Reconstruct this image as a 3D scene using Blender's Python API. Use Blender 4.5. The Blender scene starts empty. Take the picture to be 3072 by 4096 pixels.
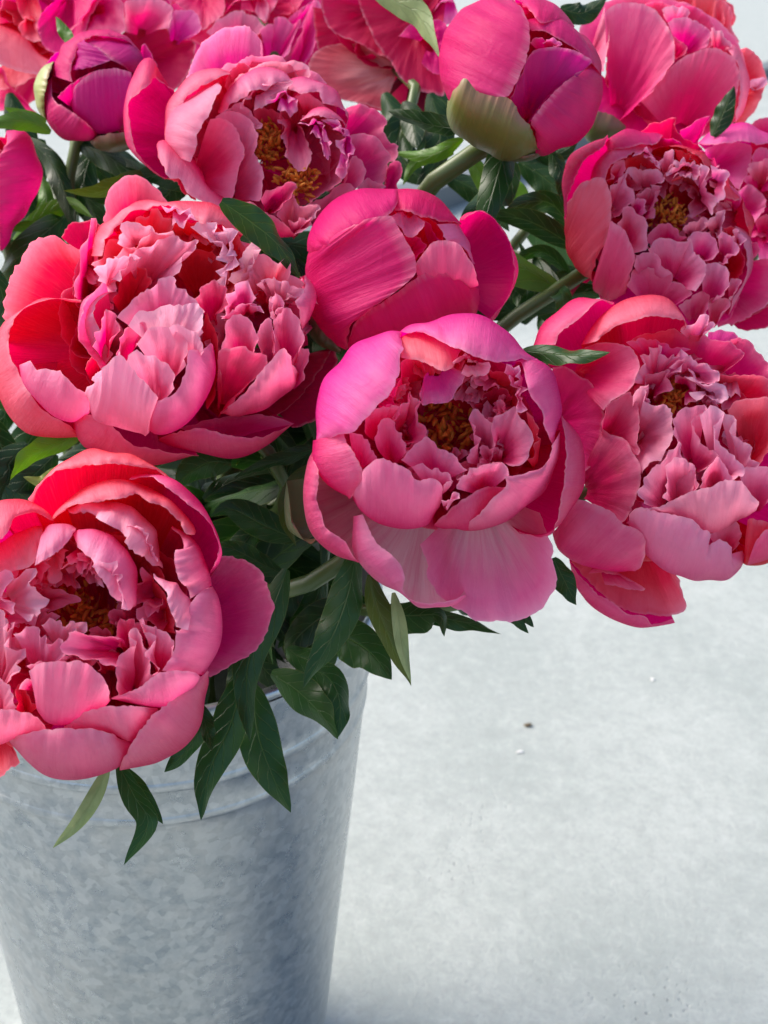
import bpy, math, random
import numpy as np
from mathutils import Vector, Matrix

sc = bpy.context.scene
# ------------------------------------------------------------------ camera
FOV = math.radians(50.0)          # vertical
PITCH = math.radians(26.3)
ROLL = math.radians(2.44)
FPX = 2048.0 / math.tan(FOV / 2)  # focal length in photograph pixels (3072 x 4096)
GROUND = -0.79                    # camera is the origin, the ground lies below it
cam = bpy.data.cameras.new("camera")
cam.sensor_fit = 'VERTICAL'
cam.sensor_height = 24.0
cam.lens = 12.0 / math.tan(FOV / 2)
cam.clip_start = 0.02
cam.clip_end = 200
cam.dof.use_dof = True
cam.dof.focus_distance = 0.475
cam.dof.aperture_fstop = 10.0
cam_o = bpy.data.objects.new("camera", cam)
sc.collection.objects.link(cam_o)
sc.camera = cam_o
FW = np.array([0, math.cos(PITCH), -math.sin(PITCH)])
UP0 = np.array([0, math.sin(PITCH), math.cos(PITCH)])
RT0 = np.array([1.0, 0, 0])
_c, _s = math.cos(ROLL), math.sin(ROLL)
RT = _c * RT0 + _s * UP0
UP = -_s * RT0 + _c * UP0
cam_o.matrix_world = Matrix(((RT[0], UP[0], -FW[0], 0), (RT[1], UP[1], -FW[1], 0), (RT[2], UP[2], -FW[2], 0), (0, 0, 0, 1)))

def at(px, py, depth):
    """photograph position and distance -> point in the place"""
    px = np.asarray(px, float); py = np.asarray(py, float); depth = np.asarray(depth, float)
    u = ((px - 1536) / FPX * depth)[..., None]
    v = ((2048 - py) / FPX * depth)[..., None]
    return u * RT + v * UP + depth[..., None] * FW

def on_ground(px, py, z=GROUND):
    d = (px - 1536) / FPX * RT + (2048 - py) / FPX * UP + FW
    return d * (z / d[2])

# ------------------------------------------------------------------ world, sun, exposure
SUN_EL, SUN_AZ = math.radians(46), math.radians(-72)     # azimuth from +Y (away from camera), negative = left
w = bpy.data.worlds.new("World"); sc.world = w; w.use_nodes = True
nt = w.node_tree; bg = nt.nodes["Background"]
sky = nt.nodes.new("ShaderNodeTexSky"); sky.sky_type = 'NISHITA'; sky.sun_disc = False
sky.sun_elevation = SUN_EL; sky.sun_rotation = SUN_AZ
sky.air_density = 1.0; sky.dust_density = 3.0; sky.ozone_density = 1.0
nt.links.new(sky.outputs[0], bg.inputs[0]); bg.inputs[1].default_value = 0.15
sun = bpy.data.lights.new("sun", 'SUN'); sun.energy = 2.5; sun.angle = math.radians(34); sun.color = (1.0, 0.92, 0.83)
sun_o = bpy.data.objects.new("sun", sun); sc.collection.objects.link(sun_o)
sd = Vector((math.sin(SUN_AZ) * math.cos(SUN_EL), math.cos(SUN_AZ) * math.cos(SUN_EL), math.sin(SUN_EL)))
sun_o.rotation_euler = (-sd).to_track_quat('-Z', 'Y').to_euler()
sc.view_settings.view_transform = 'Standard'; sc.view_settings.look = 'None'
sc.view_settings.exposure = 0.90; sc.view_settings.gamma = 1.0
sc.cycles.max_bounces = 12; sc.cycles.diffuse_bounces = 7; sc.cycles.transmission_bounces = 10
sc.cycles.use_denoising = True

rng = np.random.default_rng(7)
random.seed(7)
COL = sc.collection

# ------------------------------------------------------------------ materials
def nodes_mat(name):
    m = bpy.data.materials.new(name); m.use_nodes = True
    nt = m.node_tree; nt.nodes.clear()
    out = nt.nodes.new("ShaderNodeOutputMaterial")
    def N(t, **kw):
        n = nt.nodes.new("ShaderNode" + t)
        for k, v in kw.items():
            if k.startswith("i_"): n.inputs[int(k[2:])].default_value = v
            elif k in n.inputs.keys(): n.inputs[k].default_value = v
            else: setattr(n, k, v)
        return n
    L = nt.links.new
    return m, nt, out, N, L

def mathn(N, L, op, a, b=None, clamp=False):
    n = N("Math", operation=op); n.use_clamp = clamp
    for i, x in enumerate((a, b)):
        if x is None: continue
        if isinstance(x, (int, float)): n.inputs[i].default_value = x
        else: L(x, n.inputs[i])
    return n.outputs[0]

def mixc(N, L, fac, a, b, blend='MIX'):
    n = N("Mix", data_type='RGBA', blend_type=blend)
    for s, x in ((0, fac), (6, a), (7, b)):
        if isinstance(x, (int, float)): n.inputs[s].default_value = x
        elif isinstance(x, tuple): n.inputs[s].default_value = x
        else: L(x, n.inputs[s])
    return n.outputs[2]

def ramp(N, L, x, a, b, c0=0.0, c1=1.0):
    n = N("MapRange"); n.inputs[1].default_value = a; n.inputs[2].default_value = b
    n.inputs[3].default_value = c0; n.inputs[4].default_value = c1
    L(x, n.inputs[0]); return n.outputs[0]

def petal_material():
    m, nt, out, N, L = nodes_mat("petal")
    uv = N("UVMap"); sep = N("SeparateXYZ"); L(uv.outputs[0], sep.inputs[0])
    V = sep.outputs[1]
    oi = N("ObjectInfo"); tco = N("TexCoord")
    rnd = mathn(N, L, 'MULTIPLY', oi.outputs["Random"], 50.0)
    wp = N("TexNoise"); wp.inputs["Scale"].default_value = 45; wp.inputs["Detail"].default_value = 3; L(tco.outputs["Object"], wp.inputs["Vector"])
    U = mathn(N, L, 'ADD', sep.outputs[0], mathn(N, L, 'MULTIPLY', wp.outputs[0], 0.05))
    def streak(su, sv, detail):
        c = N("CombineXYZ"); L(mathn(N, L, 'MULTIPLY', U, su), c.inputs[0]); L(mathn(N, L, 'MULTIPLY', V, sv), c.inputs[1]); L(rnd, c.inputs[2])
        n = N("TexNoise"); n.inputs["Scale"].default_value = 1.0; n.inputs["Detail"].default_value = detail
        n.inputs["Roughness"].default_value = 0.65
        L(c.outputs[0], n.inputs["Vector"]); return n.outputs[0]
    s1 = streak(130, 5.0, 5); s2 = streak(26, 2.4, 4); s3 = streak(4, 3.5, 4); s4 = streak(11, 3.0, 3)
    base = oi.outputs["Color"]
    deep = N("HueSaturation"); deep.inputs["Saturation"].default_value = 1.14; deep.inputs["Value"].default_value = 0.80; deep.inputs["Hue"].default_value = 0.503; L(base, deep.inputs["Color"])
    lite = N("HueSaturation"); lite.inputs["Saturation"].default_value = 0.91; lite.inputs["Value"].default_value = 1.08; L(base, lite.inputs["Color"])
    # pigment deepens to the claw; shaded bases and lit margins are painted in too
    c = mixc(N, L, mathn(N, L, 'MULTIPLY', ramp(N, L, V, 0.30, 0.88, 1.0, 0.0), 0.95), base, deep.outputs[0])
    c = mixc(N, L, mathn(N, L, 'MULTIPLY', ramp(N, L, V, 0.60, 1.0, 0.0, 0.35), ramp(N, L, s3, 0.3, 0.7, 0.35, 1.0)), c, lite.outputs[0])
    c = mixc(N, L, ramp(N, L, s1, 0.45, 0.80, 0.0, 0.36), c, lite.outputs[0])
    c = mixc(N, L, ramp(N, L, s2, 0.50, 0.80, 0.0, 0.32), c, deep.outputs[0])
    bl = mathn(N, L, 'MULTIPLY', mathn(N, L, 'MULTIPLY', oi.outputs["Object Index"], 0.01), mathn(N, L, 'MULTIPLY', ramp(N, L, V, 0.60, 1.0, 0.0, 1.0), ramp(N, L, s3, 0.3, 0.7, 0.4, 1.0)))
    c = mixc(N, L, bl, c, (0.93, 0.54, 0.70, 1))  # lilac-white sky highlight on the rims, painted over the paler margin
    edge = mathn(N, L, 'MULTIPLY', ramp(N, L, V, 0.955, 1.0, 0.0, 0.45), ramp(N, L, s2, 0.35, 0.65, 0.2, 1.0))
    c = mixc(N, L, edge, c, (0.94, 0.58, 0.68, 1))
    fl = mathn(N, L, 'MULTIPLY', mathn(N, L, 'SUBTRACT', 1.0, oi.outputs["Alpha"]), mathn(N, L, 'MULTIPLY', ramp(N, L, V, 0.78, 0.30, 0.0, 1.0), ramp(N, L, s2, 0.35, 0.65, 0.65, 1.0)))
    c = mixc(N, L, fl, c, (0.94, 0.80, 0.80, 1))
    # a few browned bruises
    br = N("TexNoise"); br.inputs["Scale"].default_value = 55; br.inputs["Detail"].default_value = 4; L(tco.outputs["Object"], br.inputs["Vector"])
    c = mixc(N, L, mathn(N, L, 'MULTIPLY', ramp(N, L, br.outputs[0], 0.70, 0.78), 0.30), c, (0.50, 0.10, 0.10, 1))
    bmp = N("Bump"); bmp.inputs["Strength"].default_value = 0.50; bmp.inputs["Distance"].default_value = 0.0009
    wr = N("TexNoise"); wr.inputs["Scale"].default_value = 110; wr.inputs["Detail"].default_value = 3; wr.inputs["Distortion"].default_value = 0.9
    L(tco.outputs["Object"], wr.inputs["Vector"])
    h = mathn(N, L, 'ADD', mathn(N, L, 'MULTIPLY', wr.outputs[0], 1.4), mathn(N, L, 'ADD', mathn(N, L, 'MULTIPLY', s1, 0.5), mathn(N, L, 'ADD', s2, mathn(N, L, 'MULTIPLY', s4, 1.2))))
    L(h, bmp.inputs["Height"])
    p = N("BsdfPrincipled")
    L(c, p.inputs["Base Color"]); p.inputs["Roughness"].default_value = 0.46
    p.inputs["Specular IOR Level"].default_value = 0.14
    p.inputs["Sheen Weight"].default_value = 0.0; p.inputs["Sheen Roughness"].default_value = 0.4
    p.inputs["Sheen Tint"].default_value = (0.95, 0.78, 1.0, 1)
    L(bmp.outputs[0], p.inputs["Normal"])
    tr = N("BsdfTranslucent")
    hs = N("HueSaturation"); hs.inputs["Saturation"].default_value = 1.10; L(c, hs.inputs["Color"])
    L(hs.outputs[0], tr.inputs[0]); L(bmp.outputs[0], tr.inputs["Normal"])
    mx = N("MixShader"); mx.inputs[0].default_value = 0.50
    L(p.outputs[0], mx.inputs[1]); L(tr.outputs[0], mx.inputs[2]); L(mx.outputs[0], out.inputs[0])
    return m

def leaf_material():
    m, nt, out, N, L = nodes_mat("leaf")
    uv = N("UVMap"); sep = N("SeparateXYZ"); L(uv.outputs[0], sep.inputs[0])
    U, V = sep.outputs[0], sep.outputs[1]          # U across -1..1, V along
    oi = N("ObjectInfo")
    absu = mathn(N, L, 'ABSOLUTE', U)
    mid = ramp(N, L, absu, 0.0, 0.05, 1.0, 0.0)
    # side veins: lines of constant V - 0.35|U|
    t = mathn(N, L, 'SUBTRACT', V, mathn(N, L, 'MULTIPLY', absu, 0.22))
    nz = N("TexNoise"); nz.inputs["Scale"].default_value = 5; L(uv.outputs[0], nz.inputs["Vector"])
    t = mathn(N, L, 'ADD', t, mathn(N, L, 'MULTIPLY', nz.outputs[0], 0.05))
    fr = mathn(N, L, 'FRACT', mathn(N, L, 'MULTIPLY', t, 7.0))
    side = ramp(N, L, mathn(N, L, 'ABSOLUTE', mathn(N, L, 'SUBTRACT', fr, 0.5)), 0.0, 0.07, 1.0, 0.0)
    vein = mathn(N, L, 'MAXIMUM', mid, mathn(N, L, 'MULTIPLY', side, 0.6))
    n2 = N("TexNoise"); n2.inputs["Scale"].default_value = 90; n2.inputs["Detail"].default_value = 5
    tc = N("TexCoord"); L(tc.outputs["Object"], n2.inputs["Vector"])
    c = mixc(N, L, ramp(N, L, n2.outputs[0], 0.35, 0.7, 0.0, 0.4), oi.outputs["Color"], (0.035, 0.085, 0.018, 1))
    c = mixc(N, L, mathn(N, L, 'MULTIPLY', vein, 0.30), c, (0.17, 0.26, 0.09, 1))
    edge = ramp(N, L, absu, 0.95, 1.0, 0.0, 0.45)
    c = mixc(N, L, edge, c, (0.16, 0.20, 0.06, 1))
    # the underside is paler and greyer
    geo = N("NewGeometry")
    c = mixc(N, L, mathn(N, L, 'MULTIPLY', geo.outputs["Backfacing"], 0.40), c, (0.16, 0.21, 0.13, 1))
    bmp = N("Bump"); bmp.inputs["Strength"].default_value = 0.5; bmp.inputs["Distance"].default_value = 0.0012
    L(mathn(N, L, 'SUBTRACT', mathn(N, L, 'MULTIPLY', n2.outputs[0], 0.25), vein), bmp.inputs["Height"])
    p = N("BsdfPrincipled"); L(c, p.inputs["Base Color"]); p.inputs["Roughness"].default_value = 0.38
    p.inputs["Specular IOR Level"].default_value = 0.30
    L(bmp.outputs[0], p.inputs["Normal"])
    tr = N("BsdfTranslucent"); hs = N("HueSaturation"); hs.inputs["Saturation"].default_value = 1.2; hs.inputs["Value"].default_value = 1.6; hs.inputs["Hue"].default_value = 0.49
    L(c, hs.inputs["Color"]); L(hs.outputs[0], tr.inputs[0])
    mx = N("MixShader"); mx.inputs[0].default_value = 0.25
    L(p.outputs[0], mx.inputs[1]); L(tr.outputs[0], mx.inputs[2]); L(mx.outputs[0], out.inputs[0])
    return m

def sepal_material():
    m, nt, out, N, L = nodes_mat("sepal")
    uv = N("UVMap"); sep = N("SeparateXYZ"); L(uv.outputs[0], sep.inputs[0])
    oi = N("ObjectInfo"); tc = N("TexCoord")
    n = N("TexNoise"); n.inputs["Scale"].default_value = 60; n.inputs["Detail"].default_value = 5; L(tc.outputs["Object"], n.inputs["Vector"])
    c = mixc(N, L, ramp(N, L, n.outputs[0], 0.4, 0.75, 0, 0.5), oi.outputs["Color"], (0.13, 0.135, 0.03, 1))
    cv = N("CombineXYZ"); L(mathn(N, L, 'MULTIPLY', sep.outputs[0], 50.0), cv.inputs[0]); L(mathn(N, L, 'MULTIPLY', sep.outputs[1], 2.0), cv.inputs[1])
    st = N("TexNoise"); st.inputs["Scale"].default_value = 1.0; L(cv.outputs[0], st.inputs["Vector"])
    edge = mathn(N, L, 'MULTIPLY', ramp(N, L, sep.outputs[1], 0.80, 1.0, 0, 0.75), ramp(N, L, n.outputs[0], 0.35, 0.6, 0.2, 1.0))
    c = mixc(N, L, edge, c, (0.34, 0.11, 0.09, 1))
    bmp = N("Bump"); bmp.inputs["Strength"].default_value = 0.4; bmp.inputs["Distance"].default_value = 0.0006; L(st.outputs[0], bmp.inputs["Height"])
    p = N("BsdfPrincipled"); L(c, p.inputs["Base Color"]); p.inputs["Roughness"].default_value = 0.42; L(bmp.outputs[0], p.inputs["Normal"])
    L(p.outputs[0], out.inputs[0]); return m

def stem_material():
    m, nt, out, N, L = nodes_mat("stem")
    tc = N("TexCoord"); n = N("TexNoise"); n.inputs["Scale"].default_value = 35; n.inputs["Detail"].default_value = 5; L(tc.outputs["Object"], n.inputs["Vector"])
    c = mixc(N, L, ramp(N, L, n.outputs[0], 0.3, 0.7), (0.045, 0.085, 0.018, 1), (0.095, 0.135, 0.032, 1))
    p = N("BsdfPrincipled"); L(c, p.inputs["Base Color"]); p.inputs["Roughness"].default_value = 0.4; L(p.outputs[0], out.inputs[0]); return m

def stamen_material():
    m, nt, out, N, L = nodes_mat("stamen")
    uv = N("UVMap"); sep = N("SeparateXYZ"); L(uv.outputs[0], sep.inputs[0]); oi = N("ObjectInfo")
    a = mixc(N, L, oi.outputs["Random"], (0.52, 0.13, 0.012, 1), (0.78, 0.32, 0.03, 1))
    c = mixc(N, L, ramp(N, L, sep.outputs[1], 0.25, 0.45), (0.60, 0.08, 0.05, 1), a)
    tc = N("TexCoord"); n = N("TexNoise"); n.inputs["Scale"].default_value = 2500; L(tc.outputs["Object"], n.inputs["Vector"])
    bmp = N("Bump"); bmp.inputs["Strength"].default_value = 0.5; bmp.inputs["Distance"].default_value = 0.0003; L(n.outputs[0], bmp.inputs["Height"])
    p = N("BsdfPrincipled"); L(c, p.inputs["Base Color"]); p.inputs["Roughness"].default_value = 0.6; L(bmp.outputs[0], p.inputs["Normal"])
    L(p.outputs[0], out.inputs[0]); return m

def zinc_material():
    m, nt, out, N, L = nodes_mat("galvanized_steel")
    tc = N("TexCoord"); O = tc.outputs["Object"]
    def noise(s, d=4, dist=0.0, r=0.6):
        n = N("TexNoise"); n.inputs["Scale"].default_value = s; n.inputs["Detail"].default_value = d; n.inputs["Roughness"].default_value = r
        n.inputs["Distortion"].default_value = dist; L(O, n.inputs["Vector"]); return n.outputs[0]
    n1 = noise(85, 5, 0.15); n2 = noise(210, 4, 0.3); n3 = noise(9, 3)
    mp = N("Mapping"); mp.inputs["Scale"].default_value = (30, 30, 4); L(O, mp.inputs["Vector"])
    n4 = N("TexNoise"); n4.inputs["Scale"].default_value = 1.0; n4.inputs["Detail"].default_value = 4; L(mp.outputs[0], n4.inputs["Vector"])
    c = mixc(N, L, ramp(N, L, n1, 0.38, 0.66), (0.32, 0.36, 0.40, 1), (0.47, 0.49, 0.505, 1))
    c = mixc(N, L, ramp(N, L, n2, 0.50, 0.72, 0, 0.50), c, (0.23, 0.26, 0.29, 1))
    c = mixc(N, L, ramp(N, L, n3, 0.45, 0.75, 0, 0.45), c, (0.48, 0.48, 0.47, 1))
    vs = N("TexVoronoi"); vs.inputs["Scale"].default_value = 190; L(O, vs.inputs["Vector"])
    sv = N("SeparateColor"); L(vs.outputs["Color"], sv.inputs[0])
    c = mixc(N, L, ramp(N, L, sv.outputs[0], 0.3, 1.0, 0, 0.45), c, (0.60, 0.63, 0.65, 1))
    p = N("BsdfPrincipled"); L(c, p.inputs["Base Color"]); p.inputs["Metallic"].default_value = 0.90
    L(ramp(N, L, mathn(N, L, 'ADD', mathn(N, L, 'MULTIPLY', n1, 0.5), mathn(N, L, 'MULTIPLY', n4.outputs[0], 0.5)), 0.3, 0.7, 0.22, 0.40), p.inputs["Roughness"])
    bmp = N("Bump"); bmp.inputs["Strength"].default_value = 0.25; bmp.inputs["Distance"].default_value = 0.001; L(mathn(N, L, 'ADD', n1, mathn(N, L, 'MULTIPLY', n4.outputs[0], 1.5)), bmp.inputs["Height"])
    L(bmp.outputs[0], p.inputs["Normal"]); L(p.outputs[0], out.inputs[0]); return m

def concrete_material():
    m, nt, out, N, L = nodes_mat("concrete")
    tc = N("TexCoord"); O = tc.outputs["Object"]
    def noise(s, d=5, r=0.6):
        n = N("TexNoise"); n.inputs["Scale"].default_value = s; n.inputs["Detail"].default_value = d; n.inputs["Roughness"].default_value = r
        L(O, n.inputs["Vector"]); return n.outputs[0]
    a = noise(4.0); b = noise(48, 8, 0.80); f = noise(260, 4, 0.75)
    c = mixc(N, L, ramp(N, L, a, 0.38, 0.62), (0.300, 0.335, 0.318, 1), (0.360, 0.392, 0.374, 1))
    c = mixc(N, L, ramp(N, L, b, 0.47, 0.70, 0, 0.60), c, (0.235, 0.265, 0.25, 1))
    c = mixc(N, L, ramp(N, L, b, 0.47, 0.28, 0, 0.50), c, (0.46, 0.49, 0.47, 1))
    c = mixc(N, L, ramp(N, L, f, 0.50, 0.72, 0, 0.75), c, (0.27, 0.29, 0.28, 1))
    vo = N("TexVoronoi"); vo.inputs["Scale"].default_value = 130; vo.inputs["Randomness"].default_value = 1.0; L(O, vo.inputs["Vector"])
    pit = mathn(N, L, 'MULTIPLY', ramp(N, L, vo.outputs["Distance"], 0.10, 0.22, 1.0, 0.0), ramp(N, L, noise(6, 2), 0.56, 0.72))
    c = mixc(N, L, mathn(N, L, 'MULTIPLY', pit, 0.25), c, (0.16, 0.16, 0.155, 1))
    bmp = N("Bump"); bmp.inputs["Strength"].default_value = 0.6; bmp.inputs["Distance"].default_value = 0.003
    L(mathn(N, L, 'SUBTRACT', mathn(N, L, 'ADD', mathn(N, L, 'MULTIPLY', b, 0.8), mathn(N, L, 'MULTIPLY', f, 0.5)), pit), bmp.inputs["Height"])
    p = N("BsdfPrincipled"); L(c, p.inputs["Base Color"]); p.inputs["Roughness"].default_value = 0.85; L(bmp.outputs[0], p.inputs["Normal"])
    L(p.outputs[0], out.inputs[0]); return m

def plain_material(name, col, rough=0.7):
    m, nt, out, N, L = nodes_mat(name)
    tc = N("TexCoord"); n = N("TexNoise"); n.inputs["Scale"].default_value = 300; L(tc.outputs["Object"], n.inputs["Vector"])
    c = mixc(N, L, ramp(N, L, n.outputs[0], 0.35, 0.7), tuple(x * 0.6 for x in col) + (1,), tuple(col) + (1,))
    p = N("BsdfPrincipled"); L(c, p.inputs["Base Color"]); p.inputs["Roughness"].default_value = rough; L(p.outputs[0], out.inputs[0]); return m

M_PETAL = petal_material(); M_LEAF = leaf_material(); M_SEPAL = sepal_material(); M_STEM = stem_material()
M_STAMEN = stamen_material(); M_ZINC = zinc_material(); M_CONC = concrete_material()
M_KERB = plain_material("kerb_stone", (0.15, 0.17, 0.185)); M_HUSK = plain_material("husk", (0.16, 0.12, 0.07)); M_CHIP = plain_material("chip", (0.80, 0.80, 0.78))
M_WATER = plain_material("dark_water", (0.02, 0.025, 0.02), 0.1)

# ------------------------------------------------------------------ helpers
def link(name, mesh, parent=None, mat=None):
    o = bpy.data.objects.new(name, mesh); COL.objects.link(o)
    if parent is not None: o.parent = parent
    if mat is not None and not mesh.materials: mesh.materials.append(mat)
    return o

def thing(name, label, cat, loc, group=None):
    o = bpy.data.objects.new(name, None); COL.objects.link(o); o.location = loc
    o.empty_display_size = 0.02
    o["label"] = label; o["category"] = cat
    if group: o["group"] = group
    return o

def grid_mesh(name, P, UVu, UVv, origin):
    """P: rows x cols x 3"""
    nv, nu = P.shape[:2]
    verts = (P - np.asarray(origin)).reshape(-1, 3)
    idx = np.arange(nv * nu).reshape(nv, nu)
    f = np.stack([idx[:-1, :-1], idx[:-1, 1:], idx[1:, 1:], idx[1:, :-1]], -1).reshape(-1, 4)
    me = bpy.data.meshes.new(name)
    me.vertices.add(len(verts)); me.vertices.foreach_set("co", verts.astype(np.float32).ravel())
    me.loops.add(f.size); me.loops.foreach_set("vertex_index", f.astype(np.int32).ravel())
    me.polygons.add(len(f)); me.polygons.foreach_set("loop_start", np.arange(0, f.size, 4, dtype=np.int32))
    me.polygons.foreach_set("use_smooth", np.ones(len(f), bool))
    uvl = me.uv_layers.new(name="UVMap")
    uv = np.stack([np.broadcast_to(UVu, (nv, nu)), np.broadcast_to(UVv, (nv, nu))], -1).reshape(-1, 2)
    uvl.data.foreach_set("uv", uv[f.ravel()].astype(np.float32).ravel())
    me.update(calc_edges=True); me.validate()
    return me

def pts(s):
    return np.array([[float(a) for a in p.split(",")] for p in s.split()])

def smooth(P, n):
    """Catmull-Rom through P, resampled to n points by arc length"""
    P = np.asarray(P, float)
    if len(P) == 1: return np.repeat(P, n, 0)
    Q = np.vstack([2 * P[0] - P[1], P, 2 * P[-1] - P[-2]])
    out = []
    t = np.linspace(0, 1, 12, endpoint=False)[:, None]
    for i in range(len(P) - 1):
        a, b, c, d = Q[i:i + 4]
        out.append(0.5 * ((2 * b) + (-a + c) * t + (2 * a - 5 * b + 4 * c - d) * t ** 2 + (-a + 3 * b - 3 * c + d) * t ** 3))
    out.append(P[-1:]); D = np.vstack(out)
    s = np.r_[0, np.cumsum(np.linalg.norm(np.diff(D[:, :2], axis=0), axis=1))]
    if s[-1] <= 0: return np.repeat(P[:1], n, 0)
    q = np.linspace(0, s[-1], n)
    return np.stack([np.interp(q, s, D[:, k]) for k in range(D.shape[1])], -1)

def wob(x, freq, n=5):
    """smooth random curve of about unit amplitude"""
    y = np.zeros_like(x)
    for i in range(n):
        f = freq * rng.uniform(0.5, 2.0)
        y += np.sin(2 * np.pi * (f * x + rng.uniform())) * rng.uniform(0.5, 1)
    return y / (0.6 * n) 

# ------------------------------------------------------------------ setting
gs = 60.0
P = np.array([[[-gs, -4, GROUND], [gs, -4, GROUND]], [[-gs, 120, GROUND], [gs, 120, GROUND]]])
g = link("ground", grid_mesh("ground", P, np.array([[0, 1]]), np.array([[0], [1]]), (0, 0, 0)), None, M_CONC)
g["kind"] = "structure"

def prism(name, ring_pts, z0, z1, mat, bevel=0.0):
    n = len(ring_pts)
    v = [(x, y, z0) for x, y in ring_pts] + [(x, y, z1) for x, y in ring_pts]
    f = [tuple(range(n, 2 * n)), tuple(reversed(range(n)))] + [(i, (i + 1) % n, n + (i + 1) % n, n + i) for i in range(n)]
    me = bpy.data.meshes.new(name); me.from_pydata(v, [], f); me.update()
    return link(name, me, None, mat)

a = on_ground(1500, 960); b = on_ground(3300, 215)
d = (b - a)[:2]; d /= np.linalg.norm(d); nrm = np.array([-d[1], d[0]])
a2 = a[:2] - d * 3; b2 = b[:2] + d * 30
k = prism("kerb", [a2, b2, b2 + nrm * 0.16, a2 + nrm * 0.16], GROUND - 0.01, GROUND + 0.09, M_KERB)
k["kind"] = "structure"

# ------------------------------------------------------------------ bucket
BX, BY, ZR = -0.138, 0.579, -0.413          # ring bead position
def lathe_mesh(name, prof, n=96, origin=(0, 0, 0)):
    th = np.linspace(0, 2 * np.pi, n + 1)
    prof = np.array(prof)
    P = np.stack([np.outer(prof[:, 0], np.cos(th)), np.outer(prof[:, 0], np.sin(th)), np.repeat(prof[:, 1:2], n + 1, 1)], -1)
    return grid_mesh(name, P, th[None] / 6.283, np.linspace(0, 1, len(prof))[:, None], origin)
H = ZR - GROUND                              # ring height above the ground
TAP = 0.070
def rad(z): return 0.1312 + TAP * (z - H)
zt = H + 0.072
prof = [(0.0, 0.012), (rad(0) - 0.004, 0.012), (rad(0), 0.0), (rad(0) + 0.003, 0.004), (rad(0.008), 0.010)]
def bead(z, h, w):
    return [(rad(z + w * math.sin(t)) + h * (0.5 + 0.5 * math.cos(t * 2)), z + w * math.sin(t)) for t in np.linspace(-math.pi / 2, math.pi / 2, 11)]
prof += [(rad(z), z) for z in np.linspace(0.02, H - 0.012, 20)]
prof += bead(H, 0.0010, 0.003) + [(rad(H + 0.012), H + 0.012)] + bead(H + 0.024, 0.0011, 0.0032)
prof += [(rad(z), z) for z in np.linspace(H + 0.034, zt - 0.006, 4)]
inner = [(rad(z) - 0.0015, z) for z in np.linspace(zt - 0.006, 0.014, 12)]
bucket = thing("bucket", "tall galvanized steel bucket holding the pink peonies", "bucket", (BX, BY, GROUND))
link("body", lathe_mesh("bucket_body", prof), bucket, M_ZINC)
link("inner_wall", lathe_mesh("bucket_inner", inner), bucket, M_ZINC)
rp = [(rad(zt) + 0.0032 * math.cos(t), zt + 0.0036 * math.sin(t)) for t in np.linspace(0, 2 * math.pi, 13)]
link("rim", lathe_mesh("bucket_rim", rp), bucket, M_ZINC)
wz = H - 0.05
link("water", lathe_mesh("bucket_water", [(rad(wz) - 0.003, wz), (0.0, wz)]), bucket, M_WATER)
MOUTH = np.array([BX, BY, GROUND + zt])

# ------------------------------------------------------------------ peony builder
PAL = {
 'c': (0.90, 0.090, 0.145), 'r': (0.82, 0.026, 0.085), 'k': (0.86, 0.045, 0.215), 'l': (0.90, 0.140, 0.33), 'v': (0.85, 0.062, 0.35),
 'm': (0.80, 0.012, 0.20), 'x': (0.64, 0.010, 0.25), 'd': (0.62, 0.012, 0.095), 'p': (0.92, 0.25, 0.42), 'o': (0.91, 0.130, 0.195), 'w': (0.93, 0.48, 0.62),
}
PALE = {'m': 6, 'x': 3, 'd': 2, 'r': 12, 'k': 34, 'v': 36, 'l': 52, 'p': 58, 'o': 36, 'c': 24, 'w': 60}   # how far the margin pales, with a sky highlight painted into it
GRN = {'g': (0.017, 0.055, 0.014), 'b': (0.085, 0.20, 0.022), 'e': (0.010, 0.034, 0.010), 'y': (0.20, 0.23, 0.05), 'q': (0.27, 0.34, 0.15), 'o': (0.055, 0.075, 0.015)}

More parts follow.
